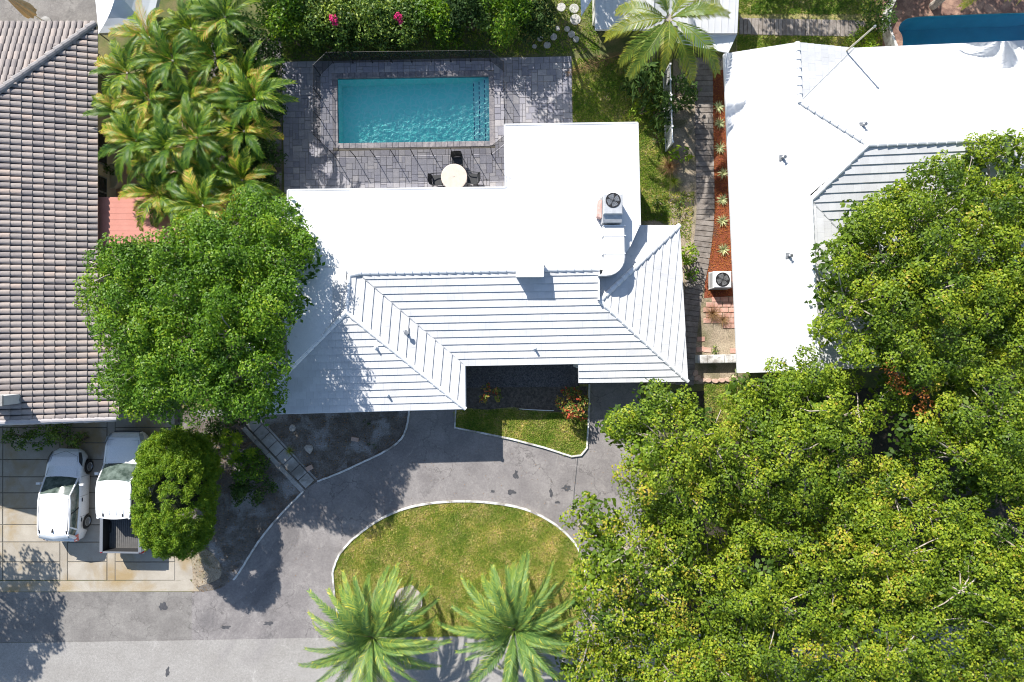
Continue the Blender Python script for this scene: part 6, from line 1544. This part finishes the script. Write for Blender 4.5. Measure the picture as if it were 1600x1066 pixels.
for px, py, n, L, mt, lb, to in [(1112, 490, 130, .62, 'dead', 'dry orange brown grass clump below the brick patch', .75), (1128, 500, 80, .5, 'dead', 'smaller dry grass clump beside the right house wall', .8), (1045, 262, 180, .72, 'dead', 'tall tan ornamental grass beside the lawn', 1.0), (1052, 285, 120, .5, 'grass', 'green ornamental grass below the tan grass clump', .5), (454, 704, 60, .34, 'grass', 'yellow green grass tuft beside the front walk', .6)]:
    rosette('grass_clump', lb, px, py, n, L, .014, M[mt], 'ornamental grass', None, (.35, 1.45), tone=to, tsd=.2)
def agave_shrub(px, py, z, r, n, lb):
    cx, cy = P2(px, py, z); t = thing('yellow_rosette_shrub', lb, 'shrub', (cx, cy, 0), 0, 'light green rosette shrubs beside the rounded bush'); V = []; Q = []; T = []
    for c in range(n):
        a0 = rnd.uniform(0, 6.28); q = math.sqrt(rnd.random())*r/32; bx_, by_ = q*math.cos(a0), q*math.sin(a0); bz = z*(1-.3*(q*32/r)**2)+rnd.uniform(-.1, .1)
        for k in range(18):
            a = k*2.4; e = .1+1.1*k/18; l = .26*rnd.uniform(.8, 1.15); d = Vector((math.cos(a)*math.cos(e), math.sin(a)*math.cos(e), math.sin(e))); s = Vector((-math.sin(a), math.cos(a), 0)); p0 = Vector((bx_, by_, bz)); p1 = p0+d*l*.5; p2 = p1+(d+Vector((0, 0, -.4))).normalized()*l*.5; tn = min(1, max(0, rnd.gauss(.75, .2))); k0 = len(V); w = .055
            V += [tuple(p0-s*w*.3), tuple(p0+s*w*.3), tuple(p1+s*w*.5), tuple(p1-s*w*.5), tuple(p2+s*w*.06), tuple(p2-s*w*.06)]; Q += [[k0, k0+1, k0+2, k0+3], [k0+3, k0+2, k0+4, k0+5]]; T += [tn, tn]
    link('foliage', mesh_np('foliage', V, Q, M['bush'], T), t)
    m = MB(); 
    for k in range(5): m.tube([(0, 0, 0), (rnd.uniform(-.3, .3), rnd.uniform(-.3, .3), z)], [.04, .02], 5)
    m.build('stem', M['barkdark'], t, False)
agave_shrub(325, 712, 2.3, 30, 26, 'yellow green rosette shrub at the upper right of the rounded bush'); agave_shrub(372, 700, 1.6, 20, 14, 'smaller rosette shrub nearest the front walk'); agave_shrub(350, 690, 1.8, 18, 10, 'shaded rosette shrub under the big green tree')

# ---- lawns: real blades
def lawn(name, poly, dens, z, size=.055, mat=None, tmean=.5, avoid=None, tsd=.2):
    poly = np.asarray(poly); lo = poly.min(0); hi = poly.max(0); A = (hi[0]-lo[0])*(hi[1]-lo[1]); n = int(A*dens)
    X = rng.uniform(lo[0], hi[0], n); Y = rng.uniform(lo[1], hi[1], n); k = inside(poly, X, Y); X = X[k]; Y = Y[k]
    f = np.sin(X*2.1+1.3*np.sin(Y*1.7))*np.sin(Y*2.4+1.1*np.sin(X*1.3)); f2 = np.sin(X*6.3+2*np.sin(Y*4.1))*np.sin(Y*5.7)
    keep = rng.random(len(X)) < np.clip(.75+.3*f+.2*f2, .15, 1); X = X[keep]; Y = Y[keep]; f = f[keep]; f2 = f2[keep]; n = len(X)
    V = np.empty((n, 3, 3, 3)); T = np.empty((n, 3)); tt = rng.normal(0, tsd*1.25, n)
    for b_ in range(3):
        a = rng.uniform(0, 6.283, n); l = size*rng.uniform(.6, 1.5, n); lean = rng.uniform(.3, 1.1, n)*l; w = .016*rng.uniform(.7, 1.4, n); ox = rng.normal(0, .02, n); oy = rng.normal(0, .02, n)
        V[:, b_, 0] = np.stack([X+ox-w*np.sin(a), Y+oy+w*np.cos(a), np.full(n, z)], 1); V[:, b_, 1] = np.stack([X+ox+w*np.sin(a), Y+oy-w*np.cos(a), np.full(n, z)], 1)
        V[:, b_, 2] = np.stack([X+ox+lean*np.cos(a), Y+oy+lean*np.sin(a), z+l*.8], 1); T[:, b_] = np.clip(tmean-.20*f-.13*f2+tt+rng.normal(0, .08, n), 0, 1)
    me = mesh_np(name, V.reshape(-1, 3), None, mat or M['grass'], T.ravel(), np.arange(n*9).reshape(-1, 3)); o = link(name, me); o['kind'] = 'stuff'; tag(o, None, None); return o
def glabel(o, lb): o['label'] = lb; o['category'] = 'grass'; return o
glabel(lawn('island_grass', gp(ISLs), 1300, .03, .08, tmean=.60), 'dry yellow green grass on the rounded island lawn')
glabel(lawn('front_grass', gp([(711, 638), (711, 668), (752, 676), (800, 686), (850, 699), (893, 713), (908, 711), (917, 700), (918, 650), (850, 645), (800, 639), (760, 642)]), 1300, .03, .08, tmean=.48), 'green grass in the front bed below the white house')
glabel(lawn('back_grass', gp([(895, 92), (1045, 92), (1045, 345), (895, 345)]), 900, .004, .07, tmean=.35), 'green back lawn between the paver deck and the lattice fence')
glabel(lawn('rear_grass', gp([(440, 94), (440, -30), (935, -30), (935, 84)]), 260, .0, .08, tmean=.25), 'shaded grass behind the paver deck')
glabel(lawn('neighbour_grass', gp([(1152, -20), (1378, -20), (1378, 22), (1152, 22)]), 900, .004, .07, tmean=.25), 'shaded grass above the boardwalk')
glabel(lawn('neighbour_grass', gp([(1152, 56), (1378, 58), (1378, 100), (1152, 98)]), 900, .004, .07, tmean=.4), 'strip of grass below the boardwalk')
glabel(lawn('side_grass', gp([(1100, 600), (1175, 600), (1175, 680), (1100, 680)]), 1100, .005, .07, tmean=.5), 'small grass patch below the scalloped edging')
glabel(lawn('weedy_grass', gp([(1030, 300), (1085, 300), (1078, 380), (1030, 345)]), 350, .005, .07, tmean=.6), 'sparse weeds on the side yard soil right of the flat roof')
# fallen leaves on soil beds
def litter(name, poly, n, z, mat, lb, L=.07):
    poly = np.asarray(poly); lo = poly.min(0); hi = poly.max(0); X = rng.uniform(lo[0], hi[0], n*2); Y = rng.uniform(lo[1], hi[1], n*2); k = inside(poly, X, Y); X = X[k]; Y = Y[k]; m_ = len(X)
    Nn = rng.normal(size=(m_, 3))*.35+np.array([0, 0, 1]); V, Q, T = leaves(np.stack([X, Y, np.full(m_, z+.02)+rng.uniform(0, .015, m_)], 1), Nn, L, L*.55, np.clip(rng.normal(.5, .3, m_), 0, 1))
    o = link(name, mesh_np(name, V, Q, mat, T)); o['kind'] = 'stuff'; o['label'] = lb; o['category'] = 'leaf litter'
litter('leaf_litter', gp([(300, 650), (640, 650)]+C2s[::-1]+C1s[::-1]), 1800, .004, M['dead'], 'brown leaf litter on the dark beds left of the driveway')
litter('mulch_chips', gp([(1114, 112), (1148, 110), (1152, 460), (1104, 464), (1106, 400), (1114, 330)]), 2600, .009, M['rust_leaf'], 'red brown bark chips in the mulch bed', .06)
litter('driveway_litter', gp([(560, 720), (700, 700), (1000, 700), (1000, 830), (880, 820), (700, 775), (560, 820), (430, 960), (380, 940)]), 260, .008, M['dead'], 'scattered small leaves on the driveway', .05)
